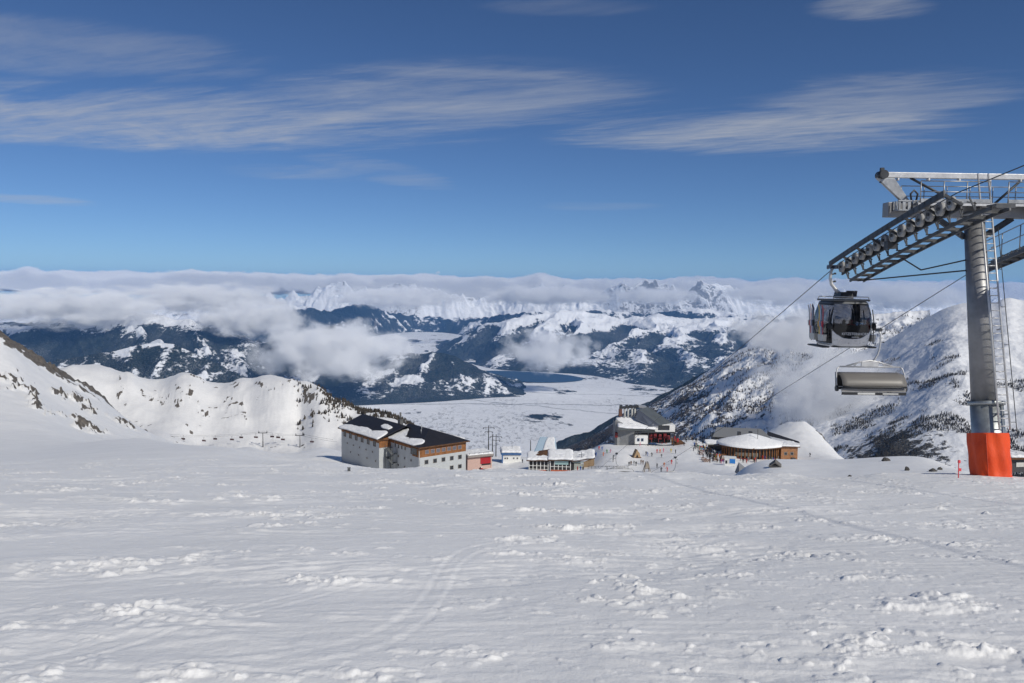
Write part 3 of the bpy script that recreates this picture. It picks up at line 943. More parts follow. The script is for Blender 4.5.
# the long bank over the far peaks
def bank():
    m, nt, out = new_mat('cloud_bank')
    pos = nt.n('ShaderNodeNewGeometry').outputs['Position']
    x, y, z = nt.sep(pos)
    n1 = nt.noise(nt.vmath('MULTIPLY', pos, (1, .8, 1.25)), 1 / 1500, 7, .62)
    n2 = nt.noise(pos, 1 / 8000, 3, .5)
    top = nt.ss(z, 700., -50.)
    bot = nt.ss(z, -750., -250.)
    f = nt.math('ADD', nt.math('MULTIPLY_ADD', n1, 3.6, -1.8), nt.math('MULTIPLY_ADD', n2, 1.6, -.8))
    f = nt.math('ADD', f, nt.math('MULTIPLY_ADD', nt.math('MULTIPLY', top, bot), 1.5, -.90))
    f = nt.math('MULTIPLY', nt.ss(f, 0., .16), nt.ss(z, 690., 600.))
    pv = nt.n('ShaderNodeVolumePrincipled')
    pv.inputs['Color'].default_value = (.99, .99, .99, 1)
    pv.inputs['Anisotropy'].default_value = -.45
    nt.link(nt.math('MULTIPLY', f, .006), pv.inputs['Density'])
    nt.link(pv.outputs[0], out.inputs['Volume'])
    m.cycles.volume_step_rate = .12
    mb = MB(); mb.box((0, 33000, 0), (50000, 5000, 1400))
    o = mb.build('cloud_bank', m)
    tag(o, 'long bank of white and grey cumulus along the far snow peaks', 'cloud', kind='stuff')
bank()
# ------------------------------------------------------------------ helpers that place things on the finished ground
def hit(px, py, d0=20., d1=500., step=3.0):
    """where the line of sight first meets the ground"""
    ds = np.arange(d0, d1, step)
    v0 = P(px, py, 1.0)
    zg, _ = full_height(v0.x * ds, ds)
    below = np.nonzero(v0.z * ds < zg)[0]
    if len(below) == 0: return None
    k = below[0]
    a, b = ds[max(k - 1, 0)], ds[k]
    ds = np.linspace(a, b, 25)
    k = np.nonzero(v0.z * ds < full_height(v0.x * ds, ds)[0])[0]
    b = ds[k[0]] if len(k) else b
    return Vector((v0.x * b, b, float(ground_z(v0.x * b, b)[0])))

def pix(v):
    v = Vector(v); k = v.dot(_f)
    return 512 + FPX * v.dot(CR) / k, 341.5 - FPX * v.dot(CU) / k

def PX(px, py, X):
    """survey helper: the point in direction (px, py) that lies in the plane x = X"""
    v = P(px, py, 1.0)
    return v * (X / v.x)

STEEL = simple('galvanised_steel', (.36, .37, .38), .45, .75, .25, 1.3)
STEEL_P = simple('pole_steel', (.26, .26, .265), .5, .5, .22, .8)
STEEL_D = simple('dark_steel', (.055, .058, .064), .5, .5, .3, 2)
STEEL_L = simple('pale_steel', (.55, .55, .55), .45, .5, .15, 2)
TYRE = simple('worn_tyre', (.30, .30, .295), .7)
RUBBER = simple('black_rubber', (.02, .02, .02), .7)
ROPE = simple('wire_rope', (.05, .05, .052), .5, .6)
WHITE_P = simple('white_paint', (.72, .72, .70), .5)
GRATE_D = simple('dark_grating', (.10, .103, .108), .5, .5, .3, 4)
GRATE = simple('grating', (.22, .225, .23), .5, .6, .3, 4)

def pad_mat():
    m, nt, out = new_mat('orange_padding')
    tc = nt.n('ShaderNodeTexCoord').outputs['Object']
    n1 = nt.noise(nt.vmath('MULTIPLY', tc, (1, 1, .5)), 2.0, 4, .6)
    n2 = nt.noise(tc, 14, 4, .65)
    c = nt.mix(nt.ss(n1, .35, .7), (.78, .085, .018), (.64, .06, .013))
    c = nt.mix(nt.ss(n2, .62, .74), c, (.50, .13, .075))
    n3 = nt.noise(nt.vmath('MULTIPLY', tc, (3, 3, .5)), 3.0, 5, .7)
    c = nt.mix(nt.ss(n3, .60, .78, 0, .45), c, (.30, .05, .025))
    b = principled(nt, out, c, .55, 0, .3)
    nt.link(bump(nt, nt.math('MULTIPLY_ADD', n1, 1.0, nt.math('MULTIPLY', n2, .1)), .05), b.inputs['Normal'])
    return m

# ------------------------------------------------------------------ the lift tower
_b = P(991, 478, 29.6)
TX = _b.x
TB = Vector((TX, 29.6, float(ground_z(TX, 29.6)[0]) - .02))
_tp = P(974.5, 217, 1.0); TT = _tp * (TX / _tp.x)          # pole head, leaning downhill, square to the rope
GAUGE = 6.5
XL, XR = TX - GAUGE / 2, TX + GAUGE / 2
tower = empty('lift_tower', TB, 0, 'grey steel lift tower with sheave trains, ladder and orange padded foot', 'lift tower')
ax = (TT - TB); H = ax.length; axn = ax.normalized()
def T(x, y, z):                  # along the leaning pole: x across, y off the pole, z up it
    s = Vector((1, 0, 0)); u = axn.cross(s).normalized()
    return s * x + u * y + axn * z
LOC = lambda v: Vector(v) - TB

m = MB(); m.tube([T(-.08, 0, 2.75), T(-.02, 0, H)], [.455, .365], 28); m.build('pole', STEEL_P, tower)
m = MB(); m.tube([T(0, 0, -.6), T(0, 0, 2.74)], [.575, .565], 28); m.tube([T(0, 0, 2.66), T(0, 0, 2.80)], [.63, .63], 28); m.build('pole_foot', simple('fresh_galvanised', (.36, .385, .39), .45, .6, .2, 2), tower)
m = MB(); m.tube([T(0, 0, H - .05), T(0, 0, H + .08)], [.62, .62], 24); m.build('head_flange', STEEL, tower)
# padding round the foot: a stitched mat with folds
rows = []
for k in range(15):
    zz = -.35 + 1.95 * k / 14
    row = []
    for j in range(49):
        a = 2 * math.pi * j / 48
        rr = .685 + .026 * math.sin(a * 5 + 1) + .02 * math.sin(a * 9 + zz * 2) + .012 * math.sin(zz * 7 + a * 2) + (.03 if k < 3 else 0)
        row.append(T(rr * math.cos(a), rr * math.sin(a), zz))
    rows.append(row)
m = MB(); m.grid(rows)
inner = [[T(.57 * math.cos(2 * math.pi * j / 48), .57 * math.sin(2 * math.pi * j / 48), 1.585) for j in range(49)], rows[-1]]
m.grid(inner)
pad = m.build('safety_pad', pad_mat(), tower)
for j in (8, 31):
    m = MB(); m.tube([T(.72 * math.cos(j * math.pi / 24), .72 * math.sin(j * math.pi / 24), z) for z in np.linspace(-.3, 1.56, 6)], .018, 6)
    m.build('seam', simple('orange_seam', (.5, .05, .012), .6), pad)

# ladder up the pole
m = MB()
def lad(x, z): return T(x - .16 - .10 * z / H, -.78 + .14 * z / H + .02, z)
xa, xb = .16, .56
for x in (xa, xb):
    m.tube([lad(x, 1.7), lad(x, H + 1.55)], .036, 8)
for k in range(int((H - .2) / .29)):
    z = 1.85 + k * .29
    if z > H + 1.0: break
    m.tube([lad(xa, z), lad(xb, z)], .022, 6)
for z in np.arange(2.3, H, 1.6):
    for x in (xa, xb): m.bar(lad(x, z), T(x * .6, -.4, z), .04)
m.build('ladder', STEEL_L, tower)
m = MB(); m.tube([lad(xb + .24, 1.6), lad(xb + .2, H - .6)], .014, 6)
for z in np.arange(2.0, H - 1, 1.45): m.tube([lad(xb, z), lad(xb + .22, z)], .012, 6)
m.build('fall_arrest_rail', STEEL_D, tower)

# head: crossarm, catwalk, gantry
h0 = TT + Vector((0, .05, .24))
m = MB(); m.bar(LOC(h0) + Vector((-GAUGE / 2 - .25, 0, 0)), LOC(h0) + Vector((GAUGE / 2 + .25, 0, 0)), .50, .56); m.build('crossarm', STEEL_P, tower, bevel=.02)
m = MB()
for s in (-1, 1):
    m.bar(LOC(TT) + Vector((s * .35, 0, -.8)), LOC(h0) + Vector((s * 1.5, 0, -.28)), .16, .2)
m.build('knee_brace', STEEL_D, tower)
# catwalk in front of the crossarm with a railing
cw = LOC(h0) + Vector((0, -.62, .20))
m = MB(); m.box(cw + Vector((.25, 0, 0)), (GAUGE - .6, .62, .05))
for x in np.arange(-2.7, 3.3, .75): m.bar(cw + Vector((x, .3, -.05)), cw + Vector((x, -.32, -.05)), .05, .08)
m.build('catwalk', GRATE, tower)
m = MB()
for x0, x1 in ((-2.6, .05), (.75, 3.0)):
    for z in (.42, .82):
        m.tube([cw + Vector((x0, -.3, z)), cw + Vector((x1, -.3, z))], .022, 6)
    for x in np.linspace(x0, x1, 4): m.tube([cw + Vector((x, -.3, 0)), cw + Vector((x, -.3, .82))], .022, 6)
    m.bar(cw + Vector((x0, -.33, .08)), cw + Vector((x1, -.33, .08)), .03, .14)
for x0, x1 in ((-2.6, 2.9),):
    for z in (.42, .82): m.tube([cw + Vector((x0, 1.25, z)), cw + Vector((x1, 1.25, z))], .02, 6)
    for x in np.linspace(x0, x1, 7): m.tube([cw + Vector((x, 1.25, .1)), cw + Vector((x, 1.25, .82))], .02, 6)
m.build('railing', STEEL, tower)
m = MB(); m.box(cw + Vector((.25, -.34, -.06)), (GAUGE - .6, .04, .09)); m.build('toe_board', STEEL_L, tower)
# gantry beam above both rope lines
gl = PX(887, 176.5, XL - .05); gz = gl.z
g0 = LOC(Vector((XL - .42, h0.y, gz))); g1 = LOC(Vector((XR + .5, h0.y, gz - .03)))
m = MB(); m.bar(g0, g1, .22, .21)
for x in np.linspace(.6, 6.6, 6): m.box(g0 + Vector((x, 0, -.17)), (.07, .2, .09))
m.build('gantry_beam', STEEL_L, tower, bevel=.012)
m = MB(); m.tube([g0 + Vector((-.02, -.24, .0)), g0 + Vector((-.02, .24, .0))], .17, 18); m.bar(g0 + Vector((-.02, 0, -.3)), g0 + Vector((-.02, 0, .28)), .12, .14); m.build('gantry_pulley', STEEL_D, tower)
for s, x in ((-1, XL), (1, XR)):
    # tapered plate strut leaning in from the rope line up to the gantry
    top = LOC(Vector((x - s * -.28 * 1, h0.y, gz - .12))); bot = LOC(Vector((x - s * .55, h0.y, h0.z + .30)))
    m = MB()
    A = [top + Vector((-.38, -.09, 0)), top + Vector((.30, -.09, 0)), bot + Vector((.15, -.09, 0)), bot + Vector((-.15, -.09, 0))]
    B = [p + Vector((0, .18, 0)) for p in A]
    va = [m.bm.verts.new(p) for p in A]; vb = [m.bm.verts.new(p) for p in B]
    m.bm.faces.new(va); m.bm.faces.new(vb[::-1])
    for i in range(4): m.bm.faces.new((va[i], vb[i], vb[(i + 1) % 4], va[(i + 1) % 4]))
    m.build('gantry_strut', STEEL, tower, bevel=.01)
    m = MB(); m.tube([g0 + Vector((3.3 + s * 2.2, 0, -.1)), LOC(h0) + Vector((s * .75, -.1, .3))], .05, 8); m.build('gantry_brace', STEEL_D, tower)
    # work basket by the sheave train
    c = LOC(Vector((x - s * .55, h0.y - .25, h0.z + .12)))
    m = MB()
    m.box(c + Vector((0, 0, -.18)), (1.25, .9, .05))
    for dx in np.linspace(-.6, .6, 7): m.box(c + Vector((dx, -.44, 0)), (.11, .03, .36)); m.box(c + Vector((dx, .44, 0)), (.11, .03, .36))
    for dy in np.linspace(-.4, .4, 5):
        m.box(c + Vector((-.61, dy, 0)), (.03, .11, .36)); m.box(c + Vector((.61, dy, 0)), (.03, .11, .36))
    m.box(c + Vector((0, -.45, .17)), (1.26, .05, .05)); m.box(c + Vector((0, .45, .17)), (1.26, .05, .05))
    m.build('work_basket', STEEL, tower)
    m = MB(); m.tube([c + Vector((.08, -.05, .15)), c + Vector((.02, -.05, .48)), c + Vector((.16, -.05, .62)), c + Vector((.3, -.05, .48)), c + Vector((.24, -.05, .15))], .04, 8); m.build('lifting_shackle', STEEL_D, tower)

# sheave trains: the rope bends over twelve wheels
RN = PX(957, 193, XL); RF = PX(839, 263.5, XL)
SUP = .125
_l = PX(617, 453.5, XL); _r = PX(675, 457.5, XR)
SDNL = (RF.z - _l.z) / (_l.y - RF.y); SDNR = (RF.z - _r.z) / (_r.y - RF.y)
def rope_curve(t):
    y = RN.y + (RF.y - RN.y) * t; z = RN.z + (RF.z - RN.z) * t
    return y, z + .07 * 4 * t * (1 - t)
NW = 14; WR = .245
def train(X, inner):
    C = lambda t, dx=0, dz=0: LOC(Vector((X + dx, rope_curve(t)[0], rope_curve(t)[1] + dz)))
    tr = MB(); N = 24
    outer = -inner
    # long main beam, two cheek plates
    for dx, dz, hh, ww in ((outer * .42, -.02, .21, .07), (inner * .16, -.40, .26, .06)):
        pts = [C(k / N, dx, dz) for k in range(N + 1)]
        for a, b in zip(pts, pts[1:]): tr.bar(a - (b - a) * .04, b + (b - a) * .04, ww, hh)
    for k in range(7):
        t = k * 2 / NW
        tr.bar(C(min(1, max(0, t)), outer * .42, -.06), C(min(1, max(0, t)), inner * .2, -.40), .07, .09)
    tr.bar(C(.5, -.1, -.52), C(.5, inner * .25, -.52), .34, .30)
    beam = tr.build('sheave_beam', STEEL_D, tower)
    for k in range(NW):
        t = (k + .5) / NW
        c = C(t, 0, -WR)
        w_ = MB(); w_.tube([c + Vector((-.045, 0, 0)), c + Vector((.045, 0, 0))], WR * .70, 22)
        wheel = w_.build('sheave_wheel', STEEL_P if k % 3 else STEEL, tower)
        w_ = MB()
        for (xa_, ra, rb) in ((-.055, WR * .80, WR), (.055, WR * .80, WR)): pass
        ring = [[c + Vector((x_, r_ * math.cos(a), r_ * math.sin(a))) for a in np.linspace(0, 2 * math.pi, 25)] for x_, r_ in ((-.06, WR * .69), (-.06, WR), (0, WR * .95), (.06, WR), (.06, WR * .69))]
        w_.grid(ring); w_.build('rubber_tyre', TYRE, wheel)
        w_ = MB(); w_.tube([c + Vector((-.10, 0, 0)), c + Vector((.10, 0, 0))], .06, 10); w_.build('hub', STEEL_D, wheel)
    # rocker arms, each carrying two wheels
    for k in range(NW // 2):
        r_ = MB(); a, b = C((2 * k + .5) / NW, inner * .10, -WR - .02), C((2 * k + 1.5) / NW, inner * .10, -WR - .02)
        r_.bar(a, b, .05, .11); r_.build('rocker_arm', STEEL, tower)
    # stepped catwalk slung below on the inner side
    cwk = MB(); n = 15
    path = []
    for k in range(n):
        t = -.10 + (1.12 if inner > 0 else .86) * k / (n - 1)
        tt = min(max(t, 0), 1); p = C(tt, inner * .92, -.62)
        ex = (t - tt) * (RF.y - RN.y); p = p + Vector((0, ex, -ex * (.3 if ex > 0 else .14)))
        path.append(p)
    for p in path: cwk.box(p, (.62, .52, .04)); cwk.box(p + Vector((0, -.26, -.05)), (.62, .03, .12))
    for dx in (-.31, .31):
        for a, b in zip(path, path[1:]): cwk.bar(a + Vector((dx, 0, -.10)), b + Vector((dx, 0, -.10)), .05, .13)
    cwk.build('service_steps', GRATE_D, tower)
    for k in range(1, n, 1):
        br = MB(); p = path[k]; br.bar(p + Vector((-inner * .33, .1, 0)), p + Vector((-inner * .55, .1, .46)), .045); br.bar(p + Vector((-inner * .33, .1, .02)), p + Vector((-inner * .36, .1, .30)), .04); br.bar(p + Vector((-inner * .30, .1, .24)), p + Vector((-inner * .62, .1, .30)), .04); br.build('step_bracket', GRATE_D, tower)

    if inner < 0:      # a railing shows on this side's steps
        rl = MB()
        for dz in (.55, 1.0): rl.tube([p + Vector((-.3, 0, dz)) for p in path[6:]], .02, 6)
        for p in path[6::2]: rl.tube([p + Vector((-.3, 0, 0)), p + Vector((-.3, 0, 1.0))], .02, 6)
        rl.build('step_railing', STEEL, tower)
    return path
pathL = train(XL, 1); pathR = train(XR, -1)
# stay rods from the low end of the steps to the pole
m = MB()
e = pathL[-1]; f_ = PX(966, 270, TX - .4) - TB
m.tube([e + Vector((0, -.1, -.1)), LOC(PX(966, 270.5, TX - .42))], .032, 6)
m.tube([LOC(PX(921, 270, XL + 2.0)), LOC(PX(966, 260, TX - .42))], .03, 6)
m.tube([pathL[9], LOC(PX(921, 270, XL + 2.0))], .03, 6)
m.build('stay_rod', STEEL_D, tower)

# ------------------------------------------------------------------ the haul rope: one loop, up side and down side
def rope_pts(X, down, up):
    pts = [Vector((X, y, z)) for y, z in up] + [Vector((X, *rope_curve(k / 12))) for k in range(13)] + [Vector((X, y, z)) for y, z in down]
    return pts
def dn(y, left=True): return RF.z - (SDNL if left else SDNR) * (y - RF.y)
upx = [(RN.y - 60, RN.z + SUP * 60 + 1.5), (RN.y - 20, RN.z + SUP * 20 + .1), (RN.y - 6, RN.z + SUP * 6)]
# up span aims at the direction where the rope leaves the frame
_u = PX(1024, 165.5, XL); _s = (_u.z - RN.z) / (RN.y - _u.y)
upx = [(RN.y - d, RN.z + _s * d) for d in (70, 40, 20, 8, 2)]
m = MB()
for X_, left in ((XL, True), (XR, False)):
    m.tube(rope_pts(X_, [(RF.y + d, dn(RF.y + d, left)) for d in (2, 10, 25, 45, 70, 110, 160, 205)], upx), .018, 8)
rope = m.build('haul_rope', ROPE)
tag(rope, 'dark steel haul rope running over the tower sheaves down to the valley', 'cable')

# ------------------------------------------------------------------ the gondola
def glass_mat(name, tint, dark):
    m, nt, out = new_mat(name)
    tr = nt.n('ShaderNodeBsdfTransparent'); tr.inputs[0].default_value = (*tint, 1)
    gl = nt.n('ShaderNodeBsdfGlossy'); gl.inputs['Roughness'].default_value = .06; gl.inputs['Color'].default_value = (.9, .92, .95, 1)
    df = nt.n('ShaderNodeBsdfDiffuse'); df.inputs[0].default_value = (*dark, 1)
    fr = nt.n('ShaderNodeFresnel'); fr.inputs['IOR'].default_value = 1.5
    a = nt.n('ShaderNodeMixShader'); a.inputs[0].default_value = .22; nt.link(tr.outputs[0], a.inputs[1]); nt.link(df.outputs[0], a.inputs[2])
    b = nt.n('ShaderNodeMixShader'); nt.link(fr.outputs[0], b.inputs[0]); nt.link(a.outputs[0], b.inputs[1]); nt.link(gl.outputs[0], b.inputs[2])
    nt.link(b.outputs[0], out.inputs['Surface'])
    return m
TINT = glass_mat('tinted_glass', (.52, .52, .54), (.03, .03, .034))
SILVER = simple('silver_paint', (.62, .625, .63), .30, .25, .06, 1.0, .6)
BLACK = simple('black_plastic', (.02, .021, .023), .45)

gp = Vector((XL, RF.y + .45, dn(RF.y + .45)))
gc = Vector((gp.x + .42, gp.y - .05, PX(848, 346.5, gp.x + .42).z * (gp.y / PX(848, 346.5, gp.x + .42).y)))   # cabin floor centre
gondola = empty('gondola', gc, R(1.5), 'silver gondola cabin with dark windows and skis racked on its door', 'gondola')
CW, CL, CH = 1.04, 1.16, 2.16     # half width, half length, height
NU, NV = 160, 96
def cab_pt(u, v):
    """u round the cabin, v from floor (0) to roof (1): a rounded box that narrows towards roof and floor"""
    a = 2 * math.pi * u
    e = .42
    cx_, sx_ = math.cos(a), math.sin(a)
    x = math.copysign(abs(cx_) ** e, cx_); y = math.copysign(abs(sx_) ** e, sx_)
    k = max(abs(x), abs(y), 1e-6)
    z = v
    f = .83 + .17 * math.sin(math.pi * min(1, max(0, (z + .06) / .80)) * .62) if z < .5 else 1.0 - .20 * ((z - .5) / .5) ** 2.0
    f *= min(1, (max(0, 1 - z) / .05) ** .35 * .25 + .75) if z > .95 else 1
    f *= min(1, .82 + .18 * (z / .07) ** .5) if z < .07 else 1
    return Vector((x * CW * f, y * CL * f, z * CH))
def cab_kind(u, v):
    p = cab_pt(u, v); z = p.z
    if z > CH * .93: return 7
    if z < .1: return 0
    nx, ny = abs(p.x) / CW, abs(p.y) / CL
    if ny > nx * .98 and abs(p.y) > CL * .72:           # the two ends: one wide window with a curved sill
        xx = p.x / CW
        sill = .42 + .60 * abs(xx) ** 2.6
        return (1 if p.y < 0 else 5) if (abs(xx) < .845 and z > sill and z < CH * .925) else 0
    if nx >= ny * .98 and abs(p.x) > CW * .72:          # door sides: two tall leaves
        yy = abs(p.y) / CL
        if .05 < yy < .76 and z > .42 and z < CH * .90: return 2 if p.x < 0 else 4
        if yy < .84 and z > .2: return 3 if p.x < 0 else 6
    return 0
def cab_mesh(name, kinds, mat, scale=1.0, solid=0):
    m = MB(); vs = {}
    for i in range(NU):
        for j in range(NV):
            u, v = (i + .5) / NU, (j + .5) / NV
            if cab_kind(u, v) in kinds:
                f = []
                for a, b in ((i, j), (i + 1, j), (i + 1, j + 1), (i, j + 1)):
                    key = (a % NU, b)
                    if key not in vs:
                        p = cab_pt(a / NU, b / NV); vs[key] = m.bm.verts.new(Vector((p.x * scale, p.y * scale, p.z)))
                    f.append(vs[key])
                ff = m.bm.faces.new(f); ff.smooth = True
    o = m.build(name, mat, gondola)
    if solid:
        s = o.modifiers.new('thick', 'SOLIDIFY'); s.thickness = solid; s.offset = -1
    return o
cab_mesh('cabin_body', (0,), SILVER, 1.0, .035)
cab_mesh('roof', (7,), simple('roof_grey', (.10, .105, .11), .5), 1.0, .03)
for k_ in (1, 5): cab_mesh('end_window', (k_,), TINT, .992)
for k_ in (2, 4): cab_mesh('door_window', (k_,), TINT, .992)
for k_ in (3, 6): cab_mesh('door', (k_,), BLACK, 1.0, .03)
m = MB(); m.box((0, 0, .06), (1.55, 1.9, .06)); m.build('floor', BLACK, gondola, bevel=.02)
m = MB()
for y in (-.62, .62): m.box((0, y, .50), (1.6, .42, .08)); m.box((0, y + math.copysign(.19, y), .78), (1.6, .07, .5))
m.build('bench', BLACK, gondola, bevel=.02)
# roof gear
m = MB(); m.box((0, 0, CH + .0), (1.70, 1.85, .09)); m.build('roof_cap', simple('roof_grey', (.17, .175, .18), .5), gondola, bevel=.03)
for y in (-.83, .83):
    m = MB(); m.tube([(-.82, y, CH + .06), (-.78, y, CH + .15), (.78, y, CH + .15), (.82, y, CH + .06)], .025, 8); m.build('roof_rail', STEEL_L, gondola)
m = MB(); m.box((-.02, -.05, CH + .22), (.62, .85, .30), taper=.85); m.build('suspension_housing', BLACK, gondola, bevel=.02)
m = MB(); m.box((.22, -.35, CH + .28), (.5, .04, .30), Matrix.Rotation(.25, 3, 'X')); m.build('solar_panel', simple('solar_cell', (.012, .014, .025), .2), gondola)
# hanger: from the grip it bows to the left and comes back over the roof
g0_ = gp - gc; g0_.rotate(Matrix.Rotation(-R(1.5), 3, 'Z'))
m = MB(); m.tube([g0_ + Vector((-.05, 0, .02)), g0_ + Vector((-.17, 0, -.20)), g0_ + Vector((-.20, 0, -.50)), g0_ + Vector((-.12, 0, -.80)), (-.32, 0, CH + .42), (-.14, 0, CH + .26), (.05, 0, CH + .2)], [.06, .065, .07, .075, .085, .09, .09], 12)
hang = m.build('hanger_arm', STEEL_L, gondola)
for dz in (-.36, -.72):
    m = MB(); m.tube([g0_ + Vector((-.2, 0, dz)), g0_ + Vector((.0, 0, dz + .05))], .03, 8); m.box(g0_ + Vector((.02, 0, dz + .06)), (.08, .08, .08))
    m.build('damper', STEEL_D, hang)
m = MB(); m.box(g0_ + Vector((-.02, 0, .0)), (.20, .62, .17)); m.box(g0_ + Vector((-.16, .1, .02)), (.20, .30, .15)); m.tube([g0_ + Vector((.05, -.32, .05)), g0_ + Vector((.12, -.32, .05))], .09, 12); m.tube([g0_ + Vector((-.24, .26, .0)), g0_ + Vector((-.18, .26, .0))], .10, 12)
m.build('grip', simple('grip_blue_steel', (.05, .06, .09), .4, .4), gondola, bevel=.012)
# door frames, rub pads, step and ski racks
for s in (-1, 1):
    m = MB()
    for y in (-.96, 0, .96): m.tube([(s * (CW * (.99 - (.12 if z > 1.5 else 0))), y * .98, z) for z in (.22, .7, 1.2)] + [(s * CW * .93, y * .93, 1.75)], .022, 6)
    m.build('door_frame', BLACK, gondola)
    m = MB(); m.box((s * 1.08, 0, .03), (.34, 1.7, .07)); m.build('door_step', BLACK, gondola, bevel=.015)
    for y in (-1.02, 1.02):
        m = MB(); m.tube([(s * .95, y * 1.0, .98), (s * 1.06, y * 1.02, .98)], .16, 16); m.build('rub_pad', RUBBER, gondola, bevel=.02)
    for y in (-.52, .45):
        m = MB(); m.box((s * 1.13, y, .44), (.16, .52, .30), taper=1.15); m.bar((s * 1.12, y, .5), (s * 1.12, y, 1.12), .05)
        for dy in np.linspace(-.2, .2, 5): m.bar((s * 1.15, y + dy, 1.1), (s * 1.27, y + dy, 1.14), .02, .05)
        m.bar((s * 1.1, y - .25, 1.1), (s * 1.1, y + .25, 1.1), .04, .05); m.bar((s * 1.02, y, 1.1), (s * 1.12, y, 1.1), .05)
        m.build('ski_rack', simple('pale_plastic', (.55, .54, .5), .5), gondola)
# company lettering on the end window: two lines
def lettering(name, text, size, mat, parent, loc, rot, extrude=.003):
    cu = bpy.data.curves.new(name, 'FONT'); cu.body = text; cu.size = size; cu.align_x = 'CENTER'; cu.extrude = extrude
    t = bpy.data.objects.new('tmp', cu); COL.objects.link(t)
    bpy.context.view_layer.update()
    me = bpy.data.meshes.new_from_object(t.evaluated_get(bpy.context.evaluated_depsgraph_get()))
    bpy.data.objects.remove(t)
    me.materials.clear(); me.materials.append(mat)
    o = bpy.data.objects.new(name, me); COL.objects.link(o)
    if parent is not None: o.parent = parent
    o.location = loc; o.rotation_euler = rot
    return o
LETTER = simple('white_letters', (.8, .8, .8), .5)
lettering('lettering', 'KITZSTEINHORN', .165, LETTER, gondola, (.12, -CL * 1.005, .60), (R(90), 0, 0))
lettering('lettering', 'KAPRUN', .085, LETTER, gondola, (.12, -CL * .995, .475), (R(90), 0, 0))
bpy.data.objects['lettering'].data.name = 'lettering'
# skis standing in the outer racks (each pair hangs in its rack)
SKIC = [('red', (.55, .03, .03)), ('white', (.7, .7, .68)), ('black', (.03, .03, .03)), ('yellow', (.6, .45, .05)), ('pale blue', (.25, .4, .55))]
gm = Matrix.Translation(gc) @ Matrix.Rotation(R(1.5), 4, 'Z')
SKIC += [('crimson', (.38, .02, .05)), ('pale grey', (.45, .45, .45)), ('orange', (.6, .2, .04)), ('dark blue', (.03, .05, .2))]
for (cn, cc), y, lean in zip(SKIC, (.60, .44, .28, -.36, -.60, -.72, .70, -.48, .36), (.05, -.03, .02, .04, -.04, .06, -.05, -.02, .03)):
    m = MB()
    L = 1.55 + .1 * random.random()
    rows = []
    for k in range(9):
        t = k / 8; zz = t * L
        bend = .16 * max(0, t - .86) ** 1.3 * 4
        wdt = .045 + .02 * abs(t - .5) * 2 - (.045 if k == 8 else 0) * .8
        rows.append([(-bend - .0, -wdt, zz), (-bend, wdt, zz), (-bend + .02, wdt, zz), (-bend + .02, -wdt, zz), (-bend, -wdt, zz)])
    m.grid(rows)
    m.box((-.02, 0, L * .45), (.07, .07, .25)); m.box((.03, .0, L * .47), (.02, .07, .1))
    o = m.build('ski', simple('ski_' + cn.replace(' ', '_'), cc, .35), None)
    o.matrix_world = gm @ Matrix.Translation((-1.21, y, .36)) @ Matrix.Rotation(lean, 4, 'X') @ Matrix.Rotation(-.04, 4, 'Y')
    tag(o, f'{cn} ski standing upright in the rack on the gondola door', 'ski', 'skis in the gondola rack')

